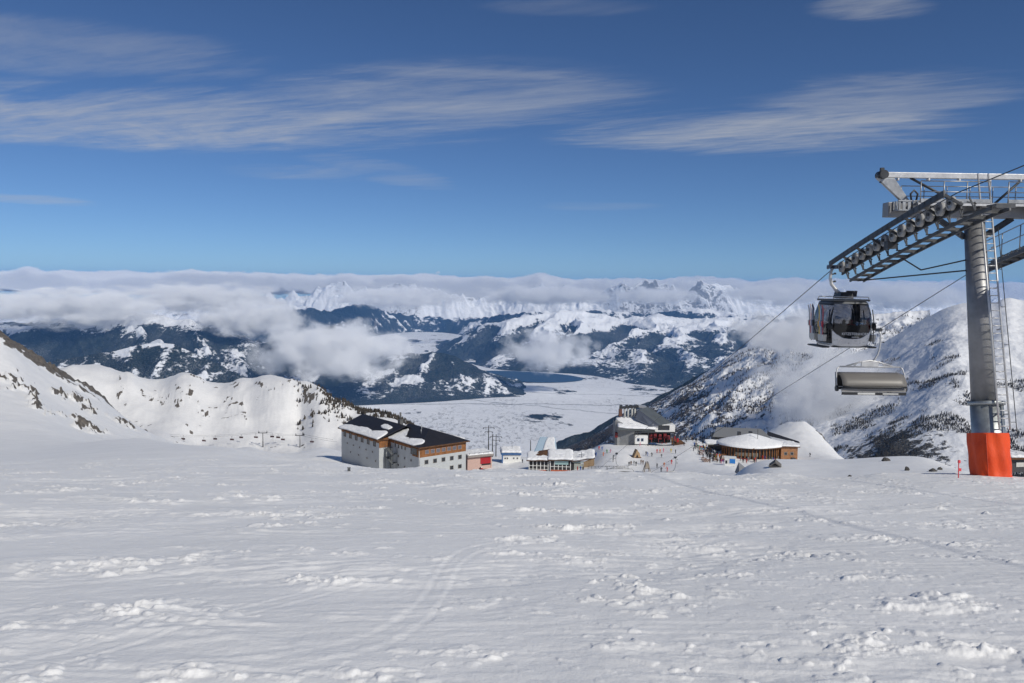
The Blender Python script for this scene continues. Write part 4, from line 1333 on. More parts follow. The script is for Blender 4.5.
# ------------------------------------------------------------------ chairs on the same rope
BUBBLE = None
def bubble_mat():
    m, nt, out = new_mat('smoked_bubble')
    tr = nt.n('ShaderNodeBsdfTransparent'); tr.inputs[0].default_value = (.55, .53, .50, 1)
    b = nt.n('ShaderNodeBsdfPrincipled'); b.inputs['Base Color'].default_value = (.27, .255, .235, 1); b.inputs['Roughness'].default_value = .42
    mx = nt.n('ShaderNodeMixShader'); mx.inputs[0].default_value = .62
    nt.link(tr.outputs[0], mx.inputs[1]); nt.link(b.outputs[0], mx.inputs[2]); nt.link(mx.outputs[0], out.inputs['Surface'])
    return m
BUBBLE = bubble_mat()
def make_chair(loc, side, label):
    """local frame: origin at the grip on the rope, riders face -y; side = which way the hanger bows"""
    r = empty('chairlift_chair', loc, 0, label, 'chair', 'bubble chairs on the combined lift')
    m = MB(); m.box((0, 0, 0), (.18, .55, .16)); m.box((side * .14, .05, .02), (.16, .24, .13)); m.tube([(side * .05, .3, .02), (side * .30, .3, .02)], .05, 8); m.build('grip', STEEL_D, r)
    cx0 = -.42
    m = MB(); m.tube([(0, 0, 0), (side * .13, 0, -.25), (side * .15, 0, -.7), (side * .10, 0, -1.15), (side * .02, 0, -1.45), (-.10, 0, -1.66), (cx0 + .2, 0, -1.78)], .055, 10)
    hg = m.build('hanger_arm', STEEL_L, r)
    for z in (-.22, -.72):
        m = MB(); m.tube([(side * .14, 0, z), (side * .32, 0, z - .0)], .02, 6); m.box((side * .33, 0, z), (.07, .07, .07))
        m.build('step', STEEL_D, hg)
    W = 1.86
    # carrying frame: a shallow trapezoid truss, then a hoop at each end
    m = MB()
    m.tube([(cx0 - 1.35, 0, -2.13), (cx0 - .5, 0, -1.88), (cx0, 0, -1.80), (cx0 + .5, 0, -1.88), (cx0 + 1.35, 0, -2.13)], .05, 8)
    m.tube([(cx0 - W + .1, 0, -2.17), (cx0 + W - .1, 0, -2.17)], .045, 8)
    for x in (-.95, -.4, .4, .95): m.tube([(cx0 + x, 0, -2.17), (cx0 + x * .75, 0, -1.95)], .03, 6)
    m.bar((cx0 - .5, 0, -2.0), (cx0 + .5, 0, -2.0), .12, .30)
    m.build('carrying_frame', STEEL_L, r)
    for s in (-1, 1):
        m = MB(); m.tube([(cx0 + s * (W - .12), 0, -2.17), (cx0 + s * (W + .04), -.05, -2.26), (cx0 + s * (W + .12), -.12, -2.55), (cx0 + s * (W + .14), -.25, -3.05), (cx0 + s * (W + .1), -.3, -3.5), (cx0 + s * (W - .1), .1, -3.52)], .04, 8)
        m.build('side_hoop', STEEL_L, r)
        m = MB(); m.tube([(cx0 + s * (W + .06), -.3, -3.42), (cx0 + s * (W + .2), -.3, -3.42)], .17, 14); m.build('bubble_hinge', BLACK, r, bevel=.02)
    # backrest and seat
    m = MB()
    for k in range(6):
        x = cx0 - W + .32 + k * (2 * W - .64) / 5
        m.box((x, .34, -2.95), (.60, .10, .85), Matrix.Rotation(R(-8), 3, 'X'))
    m.build('backrest', simple('seat_charcoal', (.03, .03, .032), .6), r, bevel=.03)
    m = MB()
    for k in range(6):
        x = cx0 - W + .32 + k * (2 * W - .64) / 5
        m.box((x, .06, -3.44), (.60, .56, .11))
    m.build('seat', simple('seat_charcoal', (.03, .03, .032), .6), r, bevel=.03)
    # closed weather bubble, curved forward over the riders
    rows = []
    for k in range(9):
        a = k / 8
        y = .10 - .95 * math.sin(a * math.pi * .5) ; z = -2.50 - .75 * (1 - math.cos(a * math.pi * .5)) 
        rows.append([(cx0 + x, y + .06 * (x / W) ** 2, z - .03 * (x / W) ** 4) for x in np.linspace(-W, W, 13)])
    m = MB(); m.grid(rows)
    bub = m.build('bubble', BUBBLE, r); s_ = bub.modifiers.new('thick', 'SOLIDIFY'); s_.thickness = .012
    m = MB(); m.tube([(cx0 + x, -.85 + .06 * (x / W) ** 2, -3.27) for x in np.linspace(-W, W, 9)], .05, 8); m.build('bubble_rim', BLACK, bub)
    m = MB(); m.tube([(cx0 - W, -.62, -3.40), (cx0 + W, -.62, -3.40)], .05, 8); m.bar((cx0 - W, -.66, -3.48), (cx0 + W, -.66, -3.48), .05, .16); m.build('restraint_bar', simple('bar_grey', (.25, .24, .23), .5), r)
    m = MB(); m.bar((cx0 - W, -.70, -3.66), (cx0 + W, -.70, -3.66), .06, .17); m.build('footrest', BLACK, r, bevel=.01)
    for dx_, w_, h_ in ((-.45, 1.0, .11), (.95, .9, .07)):
        m = MB(); m.box((cx0 + dx_, -.735, -3.66), (w_, .012, h_)); m.build('name_plate', simple('plate_white', (.6, .6, .58), .5), r)
    return r
_g = PX(878, 339, XR)
ch0 = make_chair(Vector((XR, _g.y, dn(_g.y, False))), 1, 'large six seat chair with closed smoky bubble hanging below the gondola')
for px, X, side, lab in ((617, XL, -1, 'distant empty chair on the down rope over the skier plateau'), (675, XR, 1, 'distant chair on the up rope, nearest the blue screen kiosk')):
    v = PX(px, 455, X)
    c = copy_tree(ch0); c.location = (X, v.y, dn(v.y, side < 0)); c['label'] = lab
    if side < 0:
        c.rotation_euler = (0, 0, math.pi)
# ------------------------------------------------------------------ the mountain station plateau
RENDER_W = simple('pale_render', (.44, .46, .47), .85, 0, .08, .25, .2)
WOOD = simple('larch_cladding', (.235, .105, .042), .75, 0, .35, .6, .2)
WOOD_D = simple('brown_timber', (.115, .06, .032), .8, 0, .3, .8, .2)
WOOD_L = simple('tan_boards', (.36, .25, .15), .8, 0, .2, .8, .2)
ROOF_D = simple('dark_roof_sheet', (.020, .020, .025), .55, .1, .2, .3)
ROOF_G = simple('grey_roof_sheet', (.13, .145, .15), .5, .3, .15, .3)
PANE = simple('window_pane', (.025, .03, .036), .12, 0, .2, .3, .7)
FRAME = simple('window_frame', (.33, .31, .29), .6)
RED_P = simple('red_paint', (.36, .012, .018), .45)
RED_D = simple('dark_red_paint', (.16, .010, .013), .5)
BLUE_P = simple('blue_paint', (.035, .11, .27), .5)
PINK = simple('pinkish_render', (.52, .36, .31), .85)
DARK_IN = simple('opening_shade', (.012, .012, .014), .8)  # near-black colour stands in for the shade inside openings
CONC = simple('grey_concrete', (.26, .265, .265), .85, 0, .15, .4)
def roof_snow_mat():
    m, nt, out = new_mat('roof_snow')
    pos = nt.n('ShaderNodeNewGeometry').outputs['Position']
    n = nt.noise(pos, .8, 5, .6)
    b = principled(nt, out, nt.mix(nt.ss(n, .3, .7), (.78, .79, .81), (.87, .875, .88)), .65, 0, .25)
    nt.link(bump(nt, n, .25), b.inputs['Normal'])
    return m
RSNOW = roof_snow_mat()

def window(parent, c, w_, h_, nx, ny, frame=None, pane=None):
    """a framed window on a wall whose outward normal is (nx, ny)"""
    c = Vector(c); n = Vector((nx, ny, 0)); t = Vector((-ny, nx, 0))
    m = MB(); fw = .12
    for s in (-1, 1):
        m.bar(c + t * (s * (w_ / 2 - fw / 2)) + n * .04 + Vector((0, 0, -h_ / 2)), c + t * (s * (w_ / 2 - fw / 2)) + n * .04 + Vector((0, 0, h_ / 2)), fw, .14, up=(nx, ny, 0))
        m.bar(c + t * (-w_ / 2) + n * .045 + Vector((0, 0, s * (h_ / 2 - fw / 2))), c + t * (w_ / 2) + n * .045 + Vector((0, 0, s * (h_ / 2 - fw / 2))), .14, fw, up=(0, 0, 1))
    f = m.build('window', frame or FRAME, parent)
    m = MB(); m.bar(c + n * .015 + t * (-w_ / 2 + fw), c + n * .015 + t * (w_ / 2 - fw), .05, h_ - fw * 2); m.build('pane', pane or PANE, f)
    return f

def snow_sheet(parent, o, ux, uy, outline, th, name='roof_snow', mat=None):
    """a blanket of snow with an uneven outline lying on the plane o + a*ux + b*uy"""
    ux, uy = Vector(ux), Vector(uy); n = ux.cross(uy).normalized()
    if n.z < 0: n = -n
    pts = interp_curve([(a, b, 0) for a, b in outline] + [(*outline[0], 0)], len(outline) * 5 + 1)[:-1]
    bm = bmesh.new()
    c = Vector((float(np.mean([p[0] for p in pts])), float(np.mean([p[1] for p in pts])), 0))
    rings = []
    for s_, k in ((1.0, 0.0), (.985, .65), (.93, .95), (.75, 1.05), (.4, 1.0)):
        ring = []
        for i, p in enumerate(pts):
            q = c + (Vector(p) - c) * s_
            hgt = th * k * (1 + .25 * math.sin(i * 1.7 + s_ * 9))
            ring.append(bm.verts.new(Vector(o) + ux * q.x + uy * q.y + n * hgt))
        rings.append(ring)
    N = len(pts)
    for a, b in zip(rings, rings[1:]):
        for i in range(N):
            f = bm.faces.new((a[i], a[(i + 1) % N], b[(i + 1) % N], b[i])); f.smooth = True
    bm.faces.new(rings[-1]); bm.faces.new(rings[0][::-1])
    bmesh.ops.recalc_face_normals(bm, faces=bm.faces)
    me = bpy.data.meshes.new(name); bm.to_mesh(me); bm.free(); me.materials.append(mat or RSNOW)
    ob = bpy.data.objects.new(name, me); COL.objects.link(ob); ob.parent = parent
    return ob

# ---- the hotel
A = P(420, 446, 287)
hz = math.atan2(.63, .777)
HB = 13.5
hotel = empty('mountain_hotel', (A.x, A.y, A.z - HB), hz, 'large grey and timber mountain hotel with dark roof and patches of snow', 'hotel')
m = MB()
m.prism([(0, 0), (20.6, 0), (20.6, 21), (0, 21)], -6, HB - 4.4, 'z')
m.prism([(-5, 21), (15.6, 21), (15.6, 52), (-5, 52)], -6, HB - 1.9, 'z')
m.prism([(.0, 4.5), (20.6, 4.5), (20.6, 21), (0, 21)], HB - 4.4, HB - 1.9, 'z')
m.build('wall', RENDER_W, hotel)
m = MB()
m.box((10.3, 2.25, HB - 2.2), (20.66, 4.56, 4.36)); m.build('timber_storey', WOOD, hotel)
m = MB(); m.box((10.3, 12.8, HB - .95), (20.66, 16.6, 1.9)); m.box((5.3, 36.5, HB - .95), (20.66, 31.04, 1.9)); m.build('timber_band', WOOD, hotel)
# the jog between the two wings: timber loggia
m = MB(); m.box((-2.5, 20.93, HB - 2.4), (5.02, .18, 2.5)); m.build('timber_return', WOOD, hotel)
# gable of the far wing
m = MB(); m.prism([(-5, HB), (15.6, HB), (5.3, HB + 4.2)], 51.7, 52.0, 'y'); m.build('gable', WOOD, hotel)
# roofs
m = MB()
ov = 1.1; rz_ = HB + 4.3
far_n = [(-5 - ov, 20.4, HB - .35), (-5 - ov, 53, HB - .35), (5.3, 53, rz_), (5.3, 18.0, rz_)]
far_b = [(15.6 + ov, 53, HB - .35), (15.6 + ov, 20.4, HB - .35), (5.3, 18.0, rz_), (5.3, 53, rz_)]
m.slab(far_n[::-1], .25); m.slab(far_b[::-1], .25)
rA, rB, rC, rD = (-ov, -ov, HB - .35), (20.6 + ov, -ov, HB - .35), (20.6 + ov, 22, HB - .35), (-ov, 22, HB - .35)
r0, r1 = (10.3, 9.5, HB + 3.9), (10.3, 24, HB + 3.9)
m.slab([rA, rB, r0], .25); m.slab([rB, rC, r1, r0], .25); m.slab([rD, rA, r0, r1], .25)
roof = m.build('roof', ROOF_D, hotel)
m = MB()
m.bar((-ov, -ov, HB - .55), (-ov, 20.4, HB - .55), .25, .4); m.bar((-ov, -ov, HB - .55), (20.6 + ov, -ov, HB - .55), .25, .4); m.bar((-5 - ov, 20.4, HB - .55), (-5 - ov, 53, HB - .55), .25, .4); m.bar((-5 - ov, 20.4, HB - .55), (-ov, 20.4, HB - .55), .25, .4)
m.build('fascia', WOOD_D, hotel)
def plane_axes(o, a, b):
    return Vector(o), (Vector(a) - Vector(o)).normalized(), (Vector(b) - Vector(o)).normalized()
o_, ux, uy = plane_axes(far_n[0], far_n[1], far_n[3]); uy = (Vector((5.3, 20.4, rz_)) - Vector(far_n[0])).normalized()
snow_sheet(roof, o_, ux, uy, [(.2, .1), (6, .05), (12, .1), (18, .05), (25, .1), (32, .1), (32.2, 2.2), (28, 3.6), (22, 3.9), (16, 4.8), (10, 4.0), (5, 3.6), (2.5, 6.0), (.6, 5.0)], .42)
snow_sheet(roof, o_, ux, uy, [(3.2, 7.2), (7.0, 7.0), (10.5, 8.2), (9.5, 9.8), (5.5, 9.6), (3.0, 9.0)], .35)
o_, ux = Vector((-ov, -ov, HB - .35)), Vector((0, 1, 0)); uy = (Vector((10.3, 9.5, HB + 3.9)) - Vector((-ov, 9.5, HB - .35))).normalized()
snow_sheet(roof, o_, ux, uy, [(4.0, .1), (8, .05), (14, .1), (19, .1), (23, .3), (22.6, 6), (20.5, 8.6), (18.2, 7.0), (16.8, 3.8), (12, 3.4), (8.5, 2.6), (5.5, 4.6), (2.8, 4.6), (1.6, 2.6)], .42)
snow_sheet(roof, Vector((20.6 + ov, 2, HB - .35)), Vector((0, 1, 0)), (Vector((10.3, 9.5, HB + 3.9)) - Vector((20.6 + ov, 9.5, HB - .35))).normalized(), [(.2, .1), (6, .1), (12, .1), (18, .2), (18, 2.5), (12, 1.8), (6, 2.4), (1, 1.2)], .45)
m = MB(); m.box((5.9, 23.5, rz_ + .3), (1.5, 1.7, 2.4)); m.box((5.9, 23.5, rz_ + 1.6), (1.8, 2.0, .2)); ch_ = m.build('chimney', simple('chimney_grey', (.12, .12, .12), .8), roof)
m = MB(); m.tube([(5.9, 23.5, rz_ + 1.6), (5.9, 23.5, rz_ + 4.4)], .38, 10); m.build('flue', simple('chimney_grey', (.12, .12, .12), .8), roof)
for x, y, z in ((9.0, 13.0, 1.3), (6.2, 9.0, .8), (12.0, 30.0, 1.0)):
    m = MB(); m.tube([(x, y, HB + 2.2), (x, y, HB + 3.4 + z)], .14, 8); m.build('vent_pipe', STEEL, roof)
# windows of the end wall: timber storey and two rows below
for k in range(7): window(hotel, (3.0 + k * 2.45, -.03, HB - 2.55), 1.7, 1.5, 0, -1, simple('pinkish_frame', (.33, .24, .22), .7), simple('pane_sky', (.12, .12, .14), .2))
for k in range(5): window(hotel, (2.8 + k * 3.75, 0, HB - 6.3), 1.75, 1.7, 0, -1)
for k in (3, 4): window(hotel, (2.8 + k * 3.75, 0, HB - 9.9), 1.75, 1.6, 0, -1)
# near wing, long side
for k in range(4): window(hotel, (0, 10.2 + k * 2.4, HB - 2.6), 1.0, 1.5, -1, 0)
m = MB(); m.box((-.03, 2.6, HB - 2.5), (.12, 5.2, 3.9)); m.build('timber_panel', WOOD, hotel)
window(hotel, (-.1, 4.0, HB - 2.6), 4.2, 2.6, -1, 0, WOOD_D)
for k in range(3):
    for r_ in range(2): window(hotel, (0, 6.0 + k * 4.6, HB - 6.4 - 3.4 * r_), .9, .9, -1, 0)
# far wing, long side
for k in range(6): window(hotel, (-5, 24.5 + k * 4.9, HB - 2.5), 2.0, 2.2, -1, 0, WOOD_D)
for k in range(5): window(hotel, (-5, 26 + k * 5.2, HB - 6.0), .9, .7, -1, 0)
for k in range(4): window(hotel, (-5, 23.6 + k * 6.8, HB - 9.2), .8, .7, -1, 0)
# drain pipe, outside stair at the jog
m = MB(); m.tube([(-.12, .35, HB - .6), (-.12, .35, -3)], .12, 8); m.build('drain_pipe', STEEL_L, hotel)
m = MB(); m.tube([(-.16, 17.6, HB - .6), (-.16, 17.6, -3)], .12, 8); m.build('drain_pipe', STEEL_L, hotel)
m = MB()
for lv, z0 in ((0, HB - 10.6), (1, HB - 7.2)):
    for s, (ya, yb) in enumerate(((19.6, 16.2), (16.2, 19.6))):
        xx = -1.0 - s * 1.3
        a = Vector((xx, ya, z0 + s * 1.7)); b = Vector((xx, yb, z0 + (s + 1) * 1.7))
        m.bar(a, b, 1.1, .16); m.bar(a + Vector((-.5, 0, 1.0)), b + Vector((-.5, 0, 1.0)), .07)
        m.box((-1.6, yb, z0 + (s + 1) * 1.7), (2.6, 1.3, .14)); m.bar((-2.9, yb - .6, z0 + (s + 1) * 1.7 + 1), (-2.9, yb + .6, z0 + (s + 1) * 1.7 + 1), .07)
for y in (15.6, 20.2):
    for x in (-.4, -2.85): m.bar((x, y, HB - 15), (x, y, HB - 3.0), .14)
m.build('fire_stair', simple('stair_grey', (.14, .15, .155), .6, .3), hotel)

# ---- garage beside the hotel
v = P(467.5, 466, 303)
gar = empty('garage', v, R(27), 'low snow covered garage with bright red gate beside the hotel', 'garage')
m = MB(); m.box((5.2, 4, .8), (10.4, 8, 5.2)); m.build('wall', PINK, gar)
m = MB(); m.box((5.2, 3.6, 3.75), (11.2, 9.4, .75)); m.build('flat_roof', simple('weathered_fascia', (.28, .25, .23), .8), gar)
snow_sheet(gar, (-.3, -1.0, 4.13), (1, 0, 0), (0, 1, 0), [(.1, .1), (4, .05), (8, .1), (11, .1), (11.1, 4.5), (11, 9.2), (5, 9.3), (.1, 9.2)], .55, 'roof_snow')
m = MB(); m.box((7.6, -.06, 1.55), (4.3, .12, 2.5)); m.build('gate', RED_P, gar)
m = MB(); m.box((7.9, -.05, .0), (3.9, .10, .58)); m.build('gate_gap_shade', DARK_IN, gar)  # solid strip, shade below the gate put into its colour
m = MB(); m.box((10.1, -.02, .8), (.5, .3, 5.0)); m.build('corner_post', PINK, gar)
m = MB()
for x in np.linspace(.5, 10.5, 6): m.bar((x, -.8, 4.1), (x, -.8, 5.1), .07)
m.bar((.5, -.8, 5.05), (10.5, -.8, 5.05), .07); m.build('roof_railing', STEEL_D, gar)
v = P(481, 470.3, 296)
snowmob = empty('snowmobile', v, R(20), 'small red snowmobile parked in front of the red garage gate', 'snowmobile')
m = MB(); m.box((0, 0, .55), (1.0, 2.6, .4), taper=.8); m.box((0, .5, .9), (.5, 1.2, .3), taper=.8); m.build('chassis', simple('dark_red_hull', (.16, .02, .03), .4), snowmob, bevel=.08)
m = MB(); m.box((0, -.9, .95), (.8, .9, .5), taper=.6); m.build('cowl', RED_P, snowmob, bevel=.1)
m = MB(); m.box((0, -.75, 1.35), (.7, .06, .4), Matrix.Rotation(R(-30), 3, 'X')); m.build('windscreen', PANE, snowmob)
for s in (-1, 1):
    m = MB(); m.tube([(s * .5, -2.0, .25), (s * .5, -1.7, .08), (s * .5, -.6, .08)], .07, 8); m.build('ski', BLACK, snowmob)
m = MB(); m.box((0, .4, .2), (.5, 2.2, .4)); m.build('track', RUBBER, snowmob, bevel=.1)

# ---- small white house with a blue eave
v = P(511.5, 463.5, 322); v.z -= .4
hs = empty('white_house', v, R(4), 'small white house with blue eave and snow covered roof', 'house')
m = MB(); m.box((0, 3, 1.9), (7.4, 6, 4.8)); m.build('wall', simple('white_render', (.74, .74, .72), .8), hs)
m = MB(); m.box((-.2, 2.9, 4.45), (8.3, 7.0, .75)); m.build('eave', BLUE_P, hs)
snow_sheet(hs, (-4.3, -.6, 4.83), (1, 0, 0), (0, 1, .12), [(.1, .1), (3, .1), (6, .1), (8.2, .1), (8.1, 4), (8.2, 7), (4, 7), (.1, 7), (.1, 3)], .75)
for x in (-2.6, -1.7, .9, 2.4): window(hs, (x, 0, 2.6), .75, .85, 0, -1, simple('white_frame', (.6, .6, .6), .6))
m = MB(); m.tube([(.4, 3, 4.8), (.4, 3, 7.6)], .12, 8); m.build('chimney', STEEL, hs)
m = MB(); m.box((-3.8, -.3, 2.0), (.5, .5, 5)); m.build('drain_box', BLUE_P, hs)

# ---- timber and glass ski hut
v = P(528, 470.5, 290); v.z -= .6
hut = empty('ski_hut', v, R(-4), 'low glazed timber ski hut with three snowy roofs on the slope edge', 'hut')
m = MB(); m.box((4, 3.5, 2.2), (7.6, 6, 4.4)); m.box((12, 3.2, 2.2), (8, 6.4, 5.0)); m.box((17.6, 3.2, 2.0), (3.4, 6, 4.2)); m.build('core', simple('hut_dark', (.025, .024, .026), .7), hut)
for x0, x1, z1, yf in ((.4, 7.4, 4.0, .35), (8.2, 15.6, 4.3, -.10)):
    for k in range(6):
        x = x0 + (x1 - x0) * k / 5
        m = MB(); m.bar((x, yf, 0), (x, yf, z1), .26); m.build('post', WHITE_P, hut)
    for k, z in enumerate((1.1, 2.4)):
        m = MB(); m.bar((x0, yf - .02, z), (x1, yf - .02, z), .16); m.build('rail', WHITE_P, hut)
m = MB(); m.box((12.3, -.25, 3.9), (5.0, .16, 1.4)); m.build('glazed_panel', simple('green_glass', (.28, .42, .42), .2), hut)
m = MB(); m.box((12, -.35, .7), (7.2, .16, 1.0)); m.box((5.2, .2, .5), (3.0, .16, .8)); m.build('red_base', simple('orange_boards', (.42, .11, .05), .8), hut)
m = MB(); m.box((18.6, -.1, 4.3), (4.6, .3, .45)); m.build('green_fascia', simple('pale_green', (.34, .42, .40), .6), hut)
m = MB(); m.box((18.6, .05, 2.3), (3.4, .2, 2.8)); m.build('shop_window', simple('pale_glass', (.34, .36, .33), .25), hut)  # shop pane in a pale grey-green base colour
m = MB(); m.poly([(20.4, -.3, -1), (24.2, -1.2, -1), (24.2, -1.2, 6.0), (23.2, -1.0, 6.0), (20.4, -.3, 4.4)]); m.slab([(20.4, -.26, -1), (24.2, -1.16, -1), (24.2, -1.16, 6.0), (20.4, -.26, 4.3)], .25); m.build('end_gable', WOOD_L, hut)
m = MB(); m.slab([(-.6, -1.0, 4.5), (8.0, -.6, 4.7), (8.0, 8.0, 7.2), (-.6, 8.0, 5.6)], .2); m.slab([(7.2, -1.2, 4.9), (16.4, -1.2, 5.2), (16.4, 8, 6.6), (7.2, 8, 6.6)], .2); m.slab([(16.0, -.8, 4.55), (24.4, -1.4, 6.2), (24.4, 7, 6.6), (16, 7, 6.0)], .2); m.build('roof', WOOD_D, hut)
for pts in ([(-.6, -1.0, 4.55), (8.0, -.6, 4.75), (8.0, 8.0, 7.25), (-.6, 8.0, 5.65)], [(7.2, -1.2, 4.95), (16.4, -1.2, 5.25), (16.4, 8, 6.65), (7.2, 8, 6.65)], [(16.0, -.8, 4.6), (24.4, -1.4, 6.25), (24.4, 7, 6.65), (16, 7, 6.05)]):
    p0 = Vector(pts[0]); ux = Vector(pts[1]) - p0; uy = Vector(pts[3]) - p0
    lx, ly = ux.length, uy.length
    snow_sheet(hut, p0, ux.normalized(), uy.normalized(), [(.0, .3), (lx * .3, .0), (lx * .6, .25), (lx * .98, .1), (lx, ly * .5), (lx * .98, ly), (lx * .5, ly), (.1, ly), (.05, ly * .5)], .6)
for x in (19.6,):
    m = MB(); m.bar((x, 0, 5), (x, 0, 8.0), .14); m.bar((x - 1.1, 0, 7.0), (x + 1.1, 0, 7.0), .12); m.build('cross', STEEL_D, hut)

# ---- the covered conveyor behind it, pale blue
v = P(545, 458.5, 345); v.z -= .5
cv = empty('conveyor_shed', v, R(-6), 'pale blue covered conveyor shed with a snowy top behind the ski hut', 'shed')
m = MB()
for a, b in (((-5.2, 0), (-3.2, 18)), ((5.6, 0), (3.4, 18))): m.slab([(a[0], a[1], -1), (b[0], b[1], 2.5), (b[0], b[1], 6.5), (a[0], a[1], 1.8)], .3)
m.build('side_wall', simple('conveyor_blue', (.12, .24, .36), .5), cv)
m = MB(); m.slab([(-5.3, -.3, 1.7), (5.7, -.3, 1.7), (3.5, 18, 6.6), (-3.3, 18, 6.6)], .3); m.build('cover', simple('pale_blue_cover', (.42, .54, .64), .5), cv)
snow_sheet(cv, (-1.6, .2, 1.85), (1, 0, 0), Vector((0, 18.3, 4.9)).normalized(), [(0, .2), (3, 0), (6.6, .2), (6.0, 6), (5.2, 12), (4.6, 18), (2, 18), (.8, 12), (.4, 6)], .4)

# ---- gondola station with the red hall
v = P(650, 442.5, 328); v.z -= .5
st = empty('gondola_station', v, R(3), 'gondola station with pitched grey roof over an open hall with red fittings', 'station')
k = .415
X_ = lambda px: (px - 650) * k
Z_ = lambda py: (442.5 - py) * k
m = MB(); m.slab([(X_(616), 4, -2), (X_(634), 0, -2), (X_(634), 0, Z_(427)), (X_(616), 4, Z_(421))], 6.0); m.box((X_(626), 8, Z_(432) - 1), (X_(634) - X_(618), 10, 9)); m.build('concrete_block', CONC, st)
m = MB(); m.slab([(X_(617), -.5, Z_(427)), (X_(655), -.5, Z_(429.5)), (X_(655), 11, Z_(420)), (X_(619), 11, Z_(421))], .5); m.build('low_roof', ROOF_G, st)
snow_sheet(st, (X_(617), -.6, Z_(426.8)), (1, 0, -.03), Vector((0, 11.5, 2.9)).normalized(), [(.1, 1), (3, .2), (8, .0), (13, .1), (15.8, .2), (15.6, 5), (15.2, 11.5), (8, 11.8), (1.5, 11.5), (.6, 6)], .6)
m = MB(); m.box((X_(640.5), -.2, Z_(438.0)), (5.6, 2.0, 3.6)); m.build('white_cabin', simple('white_render', (.74, .74, .72), .8), st)
for px in (637.5, 641.5): window(st, (X_(px), -1.2, Z_(438)), 1.0, 1.2, 0, -1, BLUE_P)
m = MB(); m.box((X_(659), 9, Z_(436.8)), (11.0, 12, 5.0)); m.build('hall_back', DARK_IN, st)  # solid box, the hall's dark interior put into its colour
m = MB(); m.bar((X_(633.5), -1.0, Z_(430.6)), (X_(673), -1.0, Z_(430.6)), .3, .5); m.build('lintel', STEEL_D, st)
for px in (634, 647.5, 673.5):
    m = MB(); m.bar((X_(px), -1.0, -1.5), (X_(px), -1.0, Z_(430)), .4); m.build('column', STEEL_D, st)
for px, pz, r_ in ((651.5, 436, 1.2), (656, 435, 1.0), (661, 436.2, 1.1), (666, 434, 1.5), (669.5, 437, .9)):
    m = MB(); m.box((X_(px), 1.9, Z_(pz)), (1.5, 1.3, 2.0 * r_), taper=.8); m.build('red_cabin', RED_D, st, bevel=.2)
for px in (652, 659, 665):
    m = MB(); m.bar((X_(px), .8, Z_(441.5)), (X_(px), .8, Z_(437.5)), .25); m.build('red_post', RED_D, st)
# upper volume: white parapet, dark window, pitched grey roof
m = MB(); m.box((X_(664), 3, Z_(427.3)), (9.4, 5, 3.2)); m.build('parapet', simple('white_render', (.74, .74, .72), .8), st)
m = MB(); m.box((X_(664), .42, Z_(426.4)), (4.7, .2, 1.9)); m.build('band_window', PANE, st)
m = MB(); m.slab([(X_(659), -.6, Z_(423.5)), (X_(674), 4, Z_(423)), (X_(655), 14, Z_(410)), (X_(641), 6, Z_(410.5))], .35); m.build('pitched_roof', ROOF_G, st)
m = MB(); m.slab([(X_(658.8), -.62, Z_(423.6)), (X_(641), 5.9, Z_(410.6)), (X_(637), 5.9, Z_(420)), (X_(650), .5, Z_(425))], .3); m.build('gable_wall', simple('gable_blue_grey', (.10, .115, .15), .7), st)
m = MB(); m.slab([(X_(672), 0, -.2), (X_(687), -1, -.2), (X_(684), 3, .8), (X_(673), 3, 2.2)], .4); m.build('ramp', WOOD_D, st)
for px, pz in ((674.5, 435), (678, 437)):
    m = MB(); m.box((X_(px), 0, Z_(pz) - .8), (.8, .5, 1.6)); m.build('red_sign', RED_P, st)
# rope gear behind: masts with a dark crosshead
for px in (628, 631.5, 635.5, 638.5):
    m = MB(); m.tube([(X_(px), 9, Z_(424)), (X_(px), 9, Z_(409))], .42, 10); m.build('mast', simple('mast_pale', (.42, .42, .40), .6), st)
m = MB(); m.bar((X_(622.5), 9, Z_(409.6)), (X_(642), 9, Z_(408)), 1.4, .9)
for px in (624, 630, 634, 640): m.box((X_(px), 9, Z_(408)), (1.0, 1.6, 1.1))
m.build('crosshead', STEEL_D, st)
m = MB(); m.box((X_(623.5), 9, Z_(414.5)), (1.5, 1.6, 3.2), taper=.8); m.bar((X_(623.5), 9, Z_(412)), (X_(623.5), 9, Z_(409)), .2); m.build('parked_cabin', simple('brown_cabin', (.12, .05, .03), .5), st, bevel=.25)
m = MB(); m.slab([(X_(643), 16, Z_(410)), (X_(655), 16, Z_(411.5)), (X_(655), 20, Z_(411)), (X_(643), 20, Z_(409.5))], .6); m.build('rear_canopy', STEEL_L, st)
m = MB(); m.box((X_(617), 3, Z_(435)), (1.3, 1.2, 2.2), taper=.85); m.build('hanging_cabin', RED_D, st, bevel=.2)

